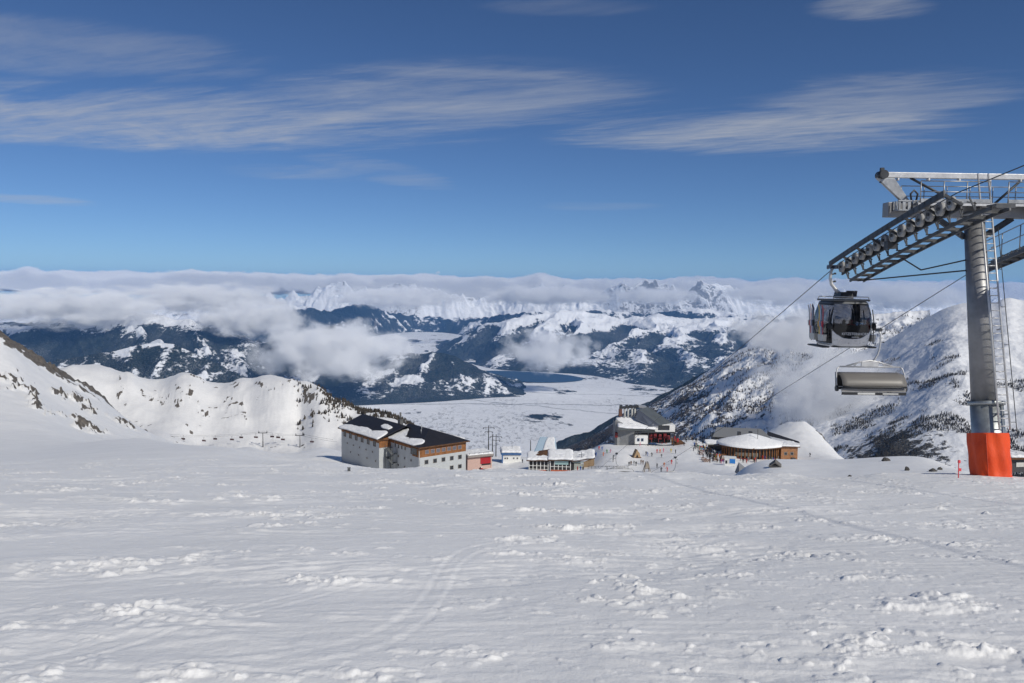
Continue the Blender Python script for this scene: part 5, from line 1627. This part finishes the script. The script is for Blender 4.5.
# ---- the round restaurant
v = P(757, 461, 300); v.z -= .4
rs = empty('round_restaurant', v, 0, 'round timber restaurant under one wide snow covered roof', 'restaurant')
NR = 14; RX, RY = 12.4, 9.0; RH = 5.0
ringp = lambda f, z, dx=0: [(RX * f * math.cos(2 * math.pi * i / NR + .11) + dx, 9 + RY * f * math.sin(2 * math.pi * i / NR + .11), z) for i in range(NR)]
m = MB(); m.prism([(p[0], p[1]) for p in ringp(.90, 0)], -3, RH, 'z'); m.build('glazed_wall', simple('restaurant_dark', (.03, .026, .024), .5), rs)
lo, hi = ringp(1.06, RH - .1), ringp(.10, RH + 3.4)
bm = MB()
va = [bm.bm.verts.new(p) for p in lo]; vb = [bm.bm.verts.new(p) for p in hi]; vc = [bm.bm.verts.new((p[0], p[1], p[2] + .4)) for p in lo]
for i in range(NR):
    j = (i + 1) % NR
    bm.bm.faces.new((va[i], va[j], vc[j], vc[i])); bm.bm.faces.new((vc[i], vc[j], vb[j], vb[i]))
bm.bm.faces.new(vb); bm.bm.faces.new(va[::-1])
rroof = bm.build('roof', WOOD_D, rs)
# snow blanket, following the facets softly
rows = []
for f, h_ in ((1.055, .32), (1.05, .85), (1.0, 1.05), (.8, 1.05), (.5, 1.05), (.2, 1.0), (.02, .9)):
    rows.append([(RX * f * math.cos(a) * (1 + .012 * math.sin(a * 5)), 9 + RY * f * math.sin(a), RH + .3 - .1 + (1.06 - f) * 3.5 * .98 + h_ - .3 + .10 * math.sin(a * 4 + f * 5) * (f > .1)) for a in np.linspace(0, 2 * math.pi, 73)])
m = MB(); m.grid(rows); m.build('roof_snow', RSNOW, rroof)
m = MB(); m.tube([(1.5, 5, RH + 2), (1.5, 5, RH + 6.8)], .09, 8); m.build('flag_pole', STEEL_D, rs)
for x, y in ((-4, 11), (.8, 12)):
    m = MB(); m.box((x, y, RH + 3.8), (1.2, 1.2, 1.6)); m.build('roof_vent', STEEL_D, rroof)
# facade posts, terrace windows and the boarded right end
for i in range(22):
    a = math.pi + math.pi * (i + .5) / 22 * .86 + .02
    x, y = RX * .915 * math.cos(a), 9 + RY * .915 * math.sin(a)
    m = MB(); m.bar((x, y, -1.5), (x, y, RH), .32); m.build('facade_post', WOOD, rs)
for i in range(7):
    a = math.pi * 1.28 + i * .115
    x, y = RX * .91 * math.cos(a), 9 + RY * .91 * math.sin(a)
    m = MB(); m.box((x, y, 2.6), (1.1, .2, 1.3), Matrix.Rotation(a - math.pi * 1.5, 3, 'Z')); m.build('window', simple('curtained_pane', (.20, .19, .16), .3), rs)
for i in range(6):
    a = math.pi * 1.22 + i * .12
    x, y = RX * .925 * math.cos(a), 9 + RY * .925 * math.sin(a)
    m = MB(); m.box((x, y, .5), (1.3, .25, 1.2), Matrix.Rotation(a - math.pi * 1.5, 3, 'Z')); m.build('red_parapet', simple('dark_red_boards', (.20, .03, .03), .7), rs)
m = MB(); m.box((13.6, 7.6, 2.0), (6.4, 7.5, 6.2)); m.build('boarded_wing', simple('orange_boards_wall', (.33, .16, .075), .8, 0, .3, 1.0), rs)
m = MB(); m.box((13.8, 7.6, 5.25), (7.4, 8.6, .3)); m.build('wing_roof', WOOD_D, rs)
snow_sheet(rs, (10.2, 3.4, 5.42), (1, 0, 0), (0, 1, .02), [(.1, .1), (3.5, 0), (7.2, .1), (7.2, 4), (7.2, 8.4), (3.5, 8.4), (.1, 8.3), (.2, 4)], .55)
for x in (12.2, 14.6): window(rs, (x, 3.85, 2.6), 1.2, 1.2, 0, -1)
m = MB(); m.box((14.6, 2.2, .5), (2.2, 2.2, 1.6), taper=.6); m.build('cellar_hood', STEEL_D, rs)
# grey wing behind, left
v = P(742, 441, 335); v.z -= 1
rw = empty('restaurant_wing', v, R(-4), 'long low building with bare grey roof behind the round restaurant', 'building')
m = MB(); m.box((-1, 4, 1), (21, 8, 4)); m.build('wall', simple('wing_dark', (.05, .048, .048), .7), rw)
m = MB(); m.slab([(-12.5, -1.2, 3.0), (12, -1.2, 2.6), (10, 9, 4.9), (-9, 9, 5.2)], .35); m.build('roof', simple('bare_grey_roof', (.20, .205, .21), .6), rw)
m = MB(); m.slab([(11, 3, 3.4), (24, 0, 1.0), (24, 1.5, 1.2), (12, 6, 4.4)], .4); m.build('side_roof', ROOF_D, rw)
for x in np.linspace(-9, 8, 7): window(rw, (x, -.0, 1.4), 1.2, 1.2, 0, -1)

# ---- terrace bar with white awning, left of the restaurant
v = hit(716, 450.5, 200)
tb = empty('terrace_bar', v, R(-8), 'white roofed terrace bar beside the crowd', 'bar')
m = MB(); m.box((0, 1.5, 1.1), (6.0, 2.6, 2.2)); m.build('counter', simple('bar_tan', (.30, .22, .15), .8), tb)
m = MB(); m.slab([(-4.2, -.8, 2.6), (4.6, -.8, 2.4), (4.6, 4, 3.3), (-4.2, 4, 3.5)], .2); m.build('awning', WHITE_P, tb)
snow_sheet(tb, (-4.2, -.8, 2.66), (1, 0, 0), Vector((0, 4.8, .9)).normalized(), [(.1, .2), (4, .1), (8.6, .2), (8.6, 4.6), (4, 4.7), (.1, 4.6)], .3)

# ---- kiosk with a bright blue screen
v = hit(730, 466, 200)
ki = empty('kiosk', v, R(-14), 'white kiosk carrying a bright blue screen below the terrace', 'kiosk')
m = MB(); m.box((0, .9, 1.4), (3.6, 1.8, 2.8)); m.box((-.0, .9, 2.9), (4.0, 2.1, .25)); m.build('cabin', WHITE_P, ki, bevel=.03)
m = MB(); m.box((.75, -.06, 1.7), (2.0, .12, 1.7)); m.build('screen_frame', WHITE_P, ki)
m = MB(); m.box((.75, -.13, 1.7), (1.8, .04, 1.5)); m.build('screen', simple('screen_blue', (.02, .19, .55), .35), ki)
m = MB(); m.box((-1.2, -.05, 1.3), (.6, .1, 1.0)); m.build('hatch', BLACK, ki)
# ---- grey pyramid of canvas standing in the dip
_v = P(743, 476.5, 150); _z0 = float(ground_z(_v.x, 150)[0])
tz = P(738, 463.5, 150).z
tent = MB(); hgt = max(2.0, tz - _z0)
base_ = [(-1.2, -1.0), (2.4, -1.0), (2.4, 1.6), (-1.4, 1.6)]
apex = (-.85, .2, hgt)
vs = [tent.bm.verts.new((x * hgt / 2.4, y, -.3)) for x, y in base_]; va = tent.bm.verts.new(apex)
tent.bm.faces.new(vs[::-1])
for i in range(4): tent.bm.faces.new((vs[i], vs[(i + 1) % 4], va))
tn = tent.build('canvas_tent', simple('grey_canvas', (.22, .225, .24), .9), None, loc=(_v.x, 150, _z0)); tag(tn, 'grey canvas pyramid standing in the snow below the blue screen kiosk', 'tent')

# ---- half buried shelter in the mound
v = hit(775, 467.5, 60, 200)
sh = empty('snow_shelter', v, R(-20), 'half buried wooden shelter with dark opening in the smooth snow mound', 'shelter')
s_ = v.y / FPX
m = MB(); m.slab([(-6 * s_, -.2, 1.0 * s_), (0, -.3, 6.2 * s_), (0, 1.3, 6.4 * s_), (-6 * s_, 1.3, 1.0 * s_)], .12); m.slab([(0, -.3, 6.2 * s_), (6 * s_, -.2, 1.6 * s_), (6 * s_, 1.3, 1.6 * s_), (0, 1.3, 6.4 * s_)], .12); m.build('roof', simple('old_boards', (.14, .13, .12), .8), sh)
m = MB(); m.prism([(-3.4 * s_, 1.9 * s_), (4.6 * s_, 1.9 * s_), (.3 * s_, 5.3 * s_)], .02, .5, 'y'); m.build('opening', DARK_IN, sh)  # solid wedge coloured as the shaded inside of the shelter
m = MB(); m.box((0, .2, .7 * s_), (12.5 * s_, .35, 2.2 * s_)); m.build('sill', simple('weathered_sill', (.22, .21, .19), .85), sh, bevel=.03)
# ---- shed at the right edge behind the tower
v = hit(1020, 470, 45, 300) or P(1020, 472, 110)
s_ = v.y / FPX
sd_ = empty('storage_shed', v, R(10), 'dark storage shed with snow on its roof behind the padded tower foot', 'shed')
m = MB(); m.box((4 * s_, 3, 5 * s_), (22 * s_, 4, 14 * s_)); m.build('wall', simple('shed_dark', (.05, .05, .055), .7), sd_)
m = MB(); m.box((4 * s_, 2.8, 13 * s_), (25 * s_, 5, 1.6 * s_)); m.build('roof', WOOD_D, sd_)
snow_sheet(sd_, (-8.5 * s_, .4, 13.8 * s_), (1, 0, 0), (0, 1, 0), [(.1, .1), (12 * s_, 0), (25 * s_, .1), (25 * s_, 4.8), (12 * s_, 4.9), (.1, 4.8)], 2.6 * s_)
m = MB(); m.box((6 * s_, .97, 6 * s_), (9 * s_, .1, 5 * s_)); m.build('light_panel', simple('pale_plastic', (.55, .54, .5), .5), sd_)

# ---- masts and poles near the hotel
def mast(px, py, d, h_px, label, arms=True):
    v = P(px, py, d); z0 = float(ground_z(v.x, d)[0]); s = d / FPX; zt = v.z + h_px * s
    r = empty('mast', (v.x, d, z0), 0, label, 'mast', 'masts above the hotel')
    m = MB(); m.tube([(0, 0, -.5), (0, 0, zt - z0)], [.26, .16], 8); m.build('pole', STEEL_D, r)
    if arms:
        for k_, (w_, zz) in enumerate(((2.4, zt - z0 - 1.0), (1.6, zt - z0 - 2.8))):
            m = MB(); m.bar((-w_, 0, zz), (w_, 0, zz), .16); m.box((-w_, 0, zz - .3), (.3, .3, .6)); m.box((w_, 0, zz - .3), (.3, .3, .6)); m.build('cross_arm', STEEL_D, r)
    return r
mast(488.5, 446, 350, 21, 'tallest dark mast with cross arms behind the garage')
mast(492.5, 446, 352, 12, 'short dark mast just right of the tallest one', False)
mast(496, 447, 356, 13, 'short mast with cross arms near the white house')
mast(530.5, 452, 345, 12, 'thin bare mast between the white house and the blue shed', False)
# tan shelters on the piste
def wood_stand(px, py, w_px, h_px, mat, label, name, solid=True):
    v = hit(px, py, 200); s = v.y / FPX; w_, h_ = w_px * s, h_px * s
    r = empty(name, v, R(15), label, 'shelter' if solid else 'stand')
    if solid:
        m = MB(); m.prism([(-w_ / 2, 0), (w_ / 2, 0), (w_ * .36, h_ * .5), (.0, h_)], -1.0, 1.0, 'y'); m.build('roof', mat, r)
        m = MB(); m.prism([(-w_ * .2, 0), (w_ * .22, 0), (0.02, h_ * .45)], -1.06, -.9, 'y'); m.build('opening', DARK_IN, r)  # solid wedge on the front, interior shade as colour
        m = MB(); m.box((0, 0, .1), (w_ * 1.15, 2.3, .25)); m.build('base', WOOD_D, r)
    else:
        for s1 in (-1, 1):
            m = MB(); m.bar((s1 * w_ / 2, -.3, 0), (s1 * w_ * .12, 0, h_), .22); m.bar((s1 * w_ / 2, .9, 0), (s1 * w_ * .12, .4, h_), .22); m.build('leg', mat, r)
        m = MB(); m.box((0, .2, h_ * .62), (w_ * .62, .8, h_ * .42), taper=.7); m.build('panel', mat, r)
        m = MB(); m.bar((-w_ * .4, .2, h_ * .32), (w_ * .4, .2, h_ * .32), .2); m.build('brace', mat, r)
wood_stand(636, 457.5, 8, 8.5, WOOD_L, 'tan wooden shelter with pointed top below the red station hall', 'wooden_shelter')
wood_stand(647, 472, 7, 10.5, simple('grey_boards', (.27, .23, .19), .8), 'grey wooden stand on splayed legs between the two distant chairs', 'wooden_stand', False)
# barrier along the queue
v0, v1 = hit(588, 469.5, 200), hit(628, 469.5, 200)
if v0 and v1:
    bar_ = empty('barrier', v0, 0, 'long grey barrier with thin posts across the piste', 'barrier')
    dlt = v1 - v0
    m = MB(); m.bar((0, 0, 1.15), dlt + Vector((0, 0, 1.15)), .10); m.bar((0, 0, .6), dlt + Vector((0, 0, .6)), .06); m.build('rail', STEEL_D, bar_)
    for k_ in range(12):
        p = dlt * (k_ / 11); m = MB(); m.bar(p + Vector((0, 0, -.3)), p + Vector((0, 0, 1.3)), .10); m.build('post', STEEL_D, bar_)
# red marker pole by the tower
v = hit(958.5, 478, 25, 60)
mk = empty('piste_marker', v, 0, 'thin red piste marker pole in the snow beside the orange pad', 'pole')
m = MB(); m.tube([(0, 0, -.2), (-.02, 0, 17.5 * v.y / FPX)], .018, 8); m.build('pole', simple('marker_red', (.72, .06, .07), .5), mk)
m = MB(); m.box((.02, -.02, .30), (.10, .02, .10)); m.build('reflector', simple('marker_red', (.72, .06, .07), .5), mk)
m = MB(); m.box((-.02, -.02, 17.0 * v.y / FPX), (.07, .07, .10)); m.build('cap', simple('marker_red', (.72, .06, .07), .5), mk)
# hydrant box in the snow before the hotel
v = hit(349, 471.5, 30, 400)
s_ = v.y / FPX
bx = empty('hydrant_box', v, R(20), 'small dark hydrant box standing in the snow before the hotel', 'box')
m = MB(); m.box((0, 0, 1.5 * s_), (2.8 * s_, 2.2 * s_, 4 * s_)); m.build('cabinet', simple('box_grey', (.06, .065, .07), .6), bx, bevel=.02)
m = MB(); m.box((0, 0, 3.6 * s_), (3.3 * s_, 2.7 * s_, .5 * s_)); m.build('cover', simple('box_lid', (.2, .2, .2), .6), bx)

# ---- stones that stick out of the snow
def stone(px, py, w_px, h_px, label, d0=40):
    v = hit(px, py, d0)
    if v is None: return
    s = v.y / FPX
    bm = bmesh.new(); bmesh.ops.create_icosphere(bm, subdivisions=3, radius=1)
    sx, sz = w_px * s / 2, h_px * s
    for q in bm.verts:
        k_ = 1 + .35 * float(fbm(np.array([q.co.x * 1.6 + px]), np.array([q.co.y * 1.6 + q.co.z * 2 + py]), 3, 4)[0])
        q.co = Vector((q.co.x * sx * k_, q.co.y * sx * .8 * k_, q.co.z * sz * k_ * .8 + .1 * sz))
    me = bpy.data.meshes.new('rock'); bm.to_mesh(me); bm.free(); me.materials.append(simple('dark_stone', (.075, .07, .065), .9, 0, .3, 2))
    o = bpy.data.objects.new('rock', me); COL.objects.link(o); o.location = v
    tag(o, label, 'rock', 'dark stones in the snow mound')
stone(907, 470.5, 5, 4, 'single dark stone in the mound between fog and tower', 40)
stone(933, 471.5, 8, 3, 'long flat dark stone, lowest of the cluster near the red marker', 40)
stone(940, 469.8, 5, 3, 'middle dark stone of the cluster near the red marker', 40)
stone(951, 466.8, 6, 2.4, 'highest dark stone of the cluster near the red marker', 40)
stone(850, 477, 5, 2, 'tiny dark stone at the foot of the smooth mound', 36)
stone(886, 461, 8, 4, 'dark stone on the top edge of the smooth mound', 40)

# ---- tables on the terrace
def table(px, py, label):
    v = hit(px, py, 200)
    if v is None: return
    r = empty('picnic_table', v, prng2.uniform(-.6, .6), label, 'table', 'picnic tables on the terrace')
    m = MB(); m.box((0, 0, .75), (1.9, .8, .07)); m.build('tabletop', WOOD, r)
    for s in (-1, 1):
        m = MB(); m.box((0, s * .75, .45), (1.9, .3, .06)); m.build('bench', WOOD, r)
        m = MB(); m.bar((s * .7, -.7, 0), (s * .7, .3, .74), .08); m.bar((s * .7, .7, 0), (s * .7, -.3, .74), .08); m.build('leg', WOOD_D, r)
prng2 = random.Random(5)
for k in range(16): table(prng2.uniform(700, 724), prng2.uniform(448, 463), 'small brown picnic table in the middle of the terrace crowd')
# ------------------------------------------------------------------ people: one skinned body per pose, copied, dressed one by one
def skin_body(name, J, E, Rr, sub=1):
    me = bpy.data.meshes.new('tmp'); me.from_pydata([Vector(j) for j in J], E, [])
    o = bpy.data.objects.new('tmp', me); COL.objects.link(o)
    sk = o.modifiers.new('s', 'SKIN'); sk.use_smooth_shade = True
    for i, r in enumerate(Rr):
        sv = me.skin_vertices[0].data[i]; sv.radius = (r, r) if not isinstance(r, tuple) else r
        sv.use_root = (i == 0)
    if sub:
        ss = o.modifiers.new('d', 'SUBSURF'); ss.levels = ss.render_levels = sub
    bpy.context.view_layer.update()
    out = bpy.data.meshes.new_from_object(o.evaluated_get(bpy.context.evaluated_depsgraph_get()))
    bpy.data.objects.remove(o); bpy.data.meshes.remove(me)
    out.name = name
    return out

def person_mesh(pose):
    """pelvis first; z up, facing -y. Poses: stand, ski, walk, reach, sit"""
    hip = .92
    bend = {'stand': 0, 'ski': .16, 'walk': .04, 'reach': .05, 'sit': 0}[pose]
    if pose == 'sit': hip = .50
    if pose == 'ski': hip = .80
    P0 = (0, .02, hip)
    J = [P0, (0, -bend * .4, hip + .22), (0, -bend, hip + .45), (0, -bend - .02, hip + .56), (0, -bend - .05, hip + .67), (0, -bend - .05, hip + .79)]
    Rr = [(.165, .125), (.155, .115), (.185, .125), .062, (.098, .112), (.075, .085)]
    E = [(0, 1), (1, 2), (2, 3), (3, 4), (4, 5)]
    def add(p, r, a):
        J.append(p); Rr.append(r); E.append((a, len(J) - 1)); return len(J) - 1
    for s in (-1, 1):
        # arms
        sh = add((s * .20, -bend, hip + .47), .078, 2)
        if pose == 'ski': el, ha = (s * .30, -bend - .12, hip + .24), (s * .30, -bend - .40, hip + .20)
        elif pose == 'reach' and s > 0: el, ha = (s * .34, -.10, hip + .34), (s * .40, -.30, hip + .50)
        elif pose == 'walk': el, ha = (s * .28, s * .10, hip + .22), (s * .27, s * .14 - .14, hip + .02)
        elif pose == 'sit': el, ha = (s * .27, -.06, hip + .24), (s * .18, -.30, hip + .14)
        else: el, ha = (s * .28, .02, hip + .21), (s * .27, -.10, hip - .02)
        e = add(el, .058, sh); h = add(ha, .045, e)
        d = (Vector(ha) - Vector(el)).normalized() * .09
        add(tuple(Vector(ha) + d), .048, h)
        # legs
        lh = add((s * .10, .02, hip - .06), .105, 0)
        if pose == 'sit': kn, an, to = (s * .14, -.44, .48), (s * .14, -.42, .10), (s * .14, -.58, .06)
        elif pose == 'ski': kn, an, to = (s * .14, -.22, .46), (s * .14, -.02, .10), (s * .14, -.20, .06)
        elif pose == 'walk': kn, an, to = (s * .11, -.10 - s * .14, .50), (s * .11, -s * .26 + .02, .10), (s * .11, -s * .26 - .15, .06)
        else: kn, an, to = (s * .12, -.02, .50), (s * .13, .03, .10), (s * .15, -.13, .06)
        k = add(kn, .075, lh); a = add(an, .062, k); add(to, .055, a)
    me = skin_body('person_' + pose, J, E, Rr, 1)
    # material by height on the body: 0 jacket, 1 trousers, 2 skin, 3 helmet, 4 boots
    hz_ = hip + .60
    for p in me.polygons:
        c = p.center
        if c.z > hz_ + .10 or (c.z > hz_ + .03 and c.y > -bend - .02): p.material_index = 3
        elif c.z > hz_ - .02: p.material_index = 2
        elif c.z < .17 and abs(c.x) < .3: p.material_index = 4
        elif c.z < hip + .02 and not (abs(c.x) > .22): p.material_index = 1
        else: p.material_index = 0
        p.use_smooth = True
    return me
JACKET = {'red': (.48, .03, .03), 'black': (.02, .02, .022), 'blue': (.03, .09, .32), 'orange': (.60, .16, .03), 'green': (.05, .20, .07), 'white': (.70, .70, .70), 'yellow': (.60, .46, .06), 'grey': (.16, .165, .17), 'pink': (.55, .12, .22), 'turquoise': (.05, .30, .34), 'brown': (.13, .075, .045), 'purple': (.14, .05, .22)}
JM = {k: simple('jacket_' + k, v, .7, 0, .1, 4, .2) for k, v in JACKET.items()}
TM = {k: simple('trousers_' + k, v, .75, 0, .1, 4, .2) for k, v in {'black': (.02, .02, .022), 'navy': (.02, .03, .07), 'grey': (.12, .12, .125), 'beige': (.30, .25, .18)}.items()}
SKIN = simple('skin', (.50, .30, .22), .6)
HM = {k: simple('helmet_' + k, v, .4) for k, v in {'black': (.02, .02, .02), 'white': (.7, .7, .7), 'red': (.4, .03, .03), 'grey': (.2, .2, .2)}.items()}
BOOT = simple('ski_boots', (.05, .05, .055), .5)
PM = {p: person_mesh(p) for p in ('stand', 'ski', 'walk', 'reach', 'sit')}
for me in PM.values():
    me.materials.clear()
    for m_ in (JM['red'], TM['black'], SKIN, HM['black'], BOOT): me.materials.append(m_)
protos = {}
prng = random.Random(11)
def person(loc, pose, jk, label, group, rz=None, tr=None, hm=None, scale=1.0):
    if pose not in protos:
        o = bpy.data.objects.new('person', PM[pose]); protos[pose] = o
    else:
        o = protos[pose].copy()
    COL.objects.link(o)
    o.location = loc; o.rotation_euler = (0, 0, prng.uniform(-3.1, 3.1) if rz is None else rz)
    s = scale * prng.uniform(.94, 1.05); o.scale = (s * 1.06, s * 1.06, s)
    for i, m_ in enumerate((JM[jk], TM[tr or prng.choice(['black', 'black', 'navy', 'grey', 'beige'])], SKIN, HM[hm or prng.choice(['black', 'white', 'red', 'grey'])], BOOT)):
        o.material_slots[i].link = 'OBJECT'; o.material_slots[i].material = m_
    return tag(o, label, 'person', group)

# skiers spread over the piste: direction, jacket, pose, where
SK = [
 (569,446.5,'black','stand','alone at the far edge of the piste beyond the ski hut'),(566.5,454.5,'black','walk','alone on the snow above the ski hut roof'),
 (590,447,'grey','ski','near the piste edge left of the station'),(593.5,446.5,'black','ski','at the piste edge below the station wall'),(599,450,'red','walk','on the open piste left of the wooden shelter'),(602,450.5,'blue','stand','on the open piste left of the wooden shelter'),
 (595,457,'black','stand','by himself on the open piste, left of the tan shelter'),(596,456.5,'navy' if False else 'blue','stand','pausing beside a skier in black on the open piste'),(603,456,'orange','ski','skiing toward the tan shelter'),(607,453.5,'green','ski','skiing between the station and the tan shelter'),(610,452.8,'pink','ski','skiing just left of the tan shelter'),
 (641,444.5,'red','stand','in front of the white station cabin'),(640,446,'pink','walk','below the white station cabin'),(662,444,'red','stand','in front of the red station hall'),(666,444,'orange','stand','at the right end of the red station hall'),(684,446,'black','walk','on the bare piste right of the station ramp'),
 (646,455.5,'black','stand','right of the tan shelter'),(648,456,'blue','ski','right of the tan shelter'),(652,456.5,'black','ski','in the middle of the piste below the red hall'),(657,453,'red','stand','in a row of three on the piste below the red hall'),(660,453,'orange','stand','in a row of three on the piste below the red hall'),(663.5,452.5,'pink','stand','in a row of three on the piste below the red hall'),(661.5,457.8,'grey','ski','below the row of three skiers'),(671,452.5,'yellow','walk','left of the second distant chair'),(675.5,453.5,'black','stand','right below the station ramp'),(671.5,464.5,'red','stand','beside the second distant chair'),
 (629,466,'black','stand','at the barrier below the tan shelter'),(631,465.5,'brown','stand','at the barrier below the tan shelter'),(634,465,'grey','walk','at the barrier below the tan shelter'),(636,466,'black','stand','at the barrier below the tan shelter'),(641,464,'brown','stand','between the barrier and the grey stand'),(643,464.5,'brown','walk','just left of the grey stand'),
 (657,468,'black','stand','right of the grey stand'),(664,467,'orange','walk','between the grey stand and the second distant chair'),(661,472,'black','ski','near the crest of the foreground snow, right of the grey stand'),(667.5,471.5,'red','ski','near the crest of the foreground snow below the second chair'),(613,462,'black','stand','close to the first distant chair'),(613.5,459,'grey','walk','above the first distant chair'),
 (607,471.5,'black','stand','at the left foot of the first distant chair'),(577.5,471,'red','stand','by the tan end gable of the ski hut'),(580.5,471,'blue','stand','by the tan end gable of the ski hut'),(583,471.5,'black','stand','by the tan end gable of the ski hut'),
 (810,457,'black','walk','walking past the right end of the restaurant'),(522.5,463,'black','stand','beside the small white house'),
]
for px, py, jk, pose, where in SK:
    v = hit(px, py, 150)
    if v is None: continue
    person(v, pose, jk, f'skier in {jk} jacket {where}', f'skiers in {jk} {where}'[:110])
# the crowd before the restaurant
zones = [((690, 711), (440, 452), 'at the upper left of the terrace crowd', 34), ((698, 717), (449, 459), 'in the thick of the terrace crowd', 44), ((708, 724), (456, 465), 'at the lower end of the terrace crowd near the blue screen', 26), ((738, 780), (459.5, 463.5), 'on the terrace before the restaurant windows', 24), ((684, 694), (437, 443), 'where the narrow piste leaves the plateau', 5)]
cols = list(JACKET)
wts = [3, 20, 3, 1, 1, 1, .7, 9, .7, 1, 6, 1]
for (x0, x1), (y0, y1), where, n in zones:
    for k in range(n):
        t = prng.random()
        px = prng.uniform(x0, x1); py = prng.uniform(y0, y1)
        v = hit(px, py, 200)
        if v is None or v.y > 420: continue
        jk = prng.choices(cols, wts)[0]
        person(v, prng.choice(['stand', 'stand', 'walk', 'reach']), jk, f'guest in {jk} jacket {where}', f'guests in {jk} {where}')
# riders in the gondola
for x, y, rz, jk, lab in ((-.25, .58, 0, 'black', 'rider in dark jacket seated at the middle of the gondola'), (.30, .58, 0, 'grey', 'rider in grey jacket seated beside the dark rider in the gondola'), (.62, .56, .2, 'red', 'rider in red jacket seated at the far corner of the gondola')):
    person(gm @ Vector((x, y - .05, .02)), 'sit', jk, lab, None, rz=rz)

# ------------------------------------------------------------------ the small chairlift across the bowl on the left
TW = [(125, 447.5, 528), (263, 449, 540), (300, 449, 532)]
tops = []
for i, (px, py, d) in enumerate(TW):
    v = P(px, py, d); z0 = float(ground_z(v.x, d)[0]); zt = P(px, 437 if i == 0 else 438.5, d).z if True else 0
    zt = P(px, (431.5, 432.5, 435)[i], d).z
    r = empty('chairlift_tower', (v.x, d, z0), R(8), ['distant T shaped chairlift tower nearest the rocky shoulder', 'distant chairlift tower in the middle of the line, tallest', 'distant chairlift tower nearest the hotel'][i], 'lift tower', 'towers of the distant chairlift')
    h = zt - z0
    m = MB(); m.tube([(0, 0, -1), (0, 0, h)], [.45, .32], 10); m.build('pole', STEEL_P, r)
    m = MB(); m.bar((-3.0, 0, h - .3), (3.0, 0, h - .3), .35, .4); m.build('crossarm', STEEL_D, r)
    for s in (-1, 1):
        m = MB(); m.bar((s * 2.7, -1.6, h + .1), (s * 2.7, 1.6, h + .1), .4, .5); m.bar((s * 2.7, 0, h - .3), (s * 2.7, 0, h + 1.4), .2); m.build('sheave_train', STEEL_D, r)
    tops.append(Vector((v.x, d, zt + .3)))
# rope sags between the towers and on to both ends
endL = Vector((tops[0].x - 120, tops[0].y - 15, tops[0].z + 6)); endR = Vector((tops[2].x + 90, tops[2].y + 10, tops[2].z - 8))
zgL = float(ground_z(endL.x, endL.y)[0]); endL.z = max(endL.z, zgL + 6)
nodes = [endL] + tops + [endR]
def lift_rope(off):
    pts = []
    for a, b in zip(nodes, nodes[1:]):
        L = (b - a).length
        for k in range(9):
            t = k / 9; p = a.lerp(b, t); p.z -= L * .035 * 4 * t * (1 - t); p.y += off; pts.append(p)
    pts.append(nodes[-1] + Vector((0, off, 0)))
    return pts
near_r, far_r = lift_rope(-2.7), lift_rope(2.7)
m = MB(); m.tube(near_r, .05, 6); m.tube(far_r, .05, 6)
tag(m.build('lift_cable', ROPE), 'thin cable of the distant chairlift across the bowl', 'cable')
m = MB(); m.tube([(0, 0, 0), (.25, 0, -.6), (.2, 0, -1.6), (0, 0, -2.0)], .09, 6); hang_me = m
r = empty('chairlift_chair', (0, 0, 0), 0, 'x', 'chair', 'chairs of the distant chairlift')
m.build('hanger_arm', STEEL_D, r)
m = MB(); m.box((0, 0, -3.0), (.55, 2.7, .16)); m.box((.3, 0, -2.5), (.14, 2.7, .8)); m.build('seat', simple('seat_dark_red', (.07, .03, .03), .6), r)
m = MB(); m.bar((0, -1.4, -2.0), (0, 1.4, -2.0), .10); m.bar((0, -1.4, -2.0), (0, -1.4, -3.0), .10); m.bar((0, 1.4, -2.0), (0, 1.4, -3.0), .10); m.build('frame', STEEL_D, r)
CHX = [(102,1),(131,0),(146,1),(170,0),(183,1),(204,0),(215,1),(232,0),(241,1),(256,0),(278,1),(283,0),(272,1),(312,0),(330,1)]
first = True
for k, (px, far) in enumerate(CHX):
    pts = far_r if far else near_r
    best = min(range(len(pts) - 1), key=lambda i: abs((pix(pts[i])[0] + pix(pts[i + 1])[0]) / 2 - px))
    a, b = pts[best], pts[best + 1]; xa, xb = pix(a)[0], pix(b)[0]
    t = min(1, max(0, (px - xa) / (xb - xa))); p = a.lerp(b, t)
    c = r if first else copy_tree(r); first = False
    c.location = p
    c.rotation_euler = (0, 0, R(90 - 12) if far else R(-90 - 12))
    where = 'left of the first distant tower' if px < 120 else 'between the first and middle distant towers' if px < 262 else 'just left of the tower nearest the hotel' if px < 300 else 'right of the distant tower nearest the hotel'
    c['label'] = f'dark chair on the {"far" if far else "near"} rope {where}'
    c['group'] = f'distant chairs on the {"far" if far else "near"} rope {where}'
# ------------------------------------------------------------------ camera and render settings
cam = bpy.data.cameras.new('camera'); cam.lens = 28.0; cam.sensor_width = 36.0; cam.clip_start = .1; cam.clip_end = 150000
cam.lens = FPX / 1024 * 36
co = bpy.data.objects.new('camera', cam); COL.objects.link(co)
co.matrix_world = Matrix((( CR.x, CU.x, -_f.x, 0), (CR.y, CU.y, -_f.y, 0), (CR.z, CU.z, -_f.z, 0), (0, 0, 0, 1)))
SC.camera = co
SC.view_settings.view_transform = 'Standard'; SC.view_settings.look = 'None'
SC.view_settings.exposure = -.35; SC.view_settings.gamma = 1.0; SC.view_settings.use_curve_mapping = False
cy_ = SC.cycles
cy_.use_denoising = True
cy_.max_bounces = 8; cy_.diffuse_bounces = 3; cy_.glossy_bounces = 3; cy_.transmission_bounces = 6; cy_.transparent_max_bounces = 12
cy_.volume_bounces = 10
cy_.volume_step_rate = 1.0; cy_.volume_max_steps = 256
cy_.use_adaptive_sampling = True; cy_.adaptive_threshold = .02
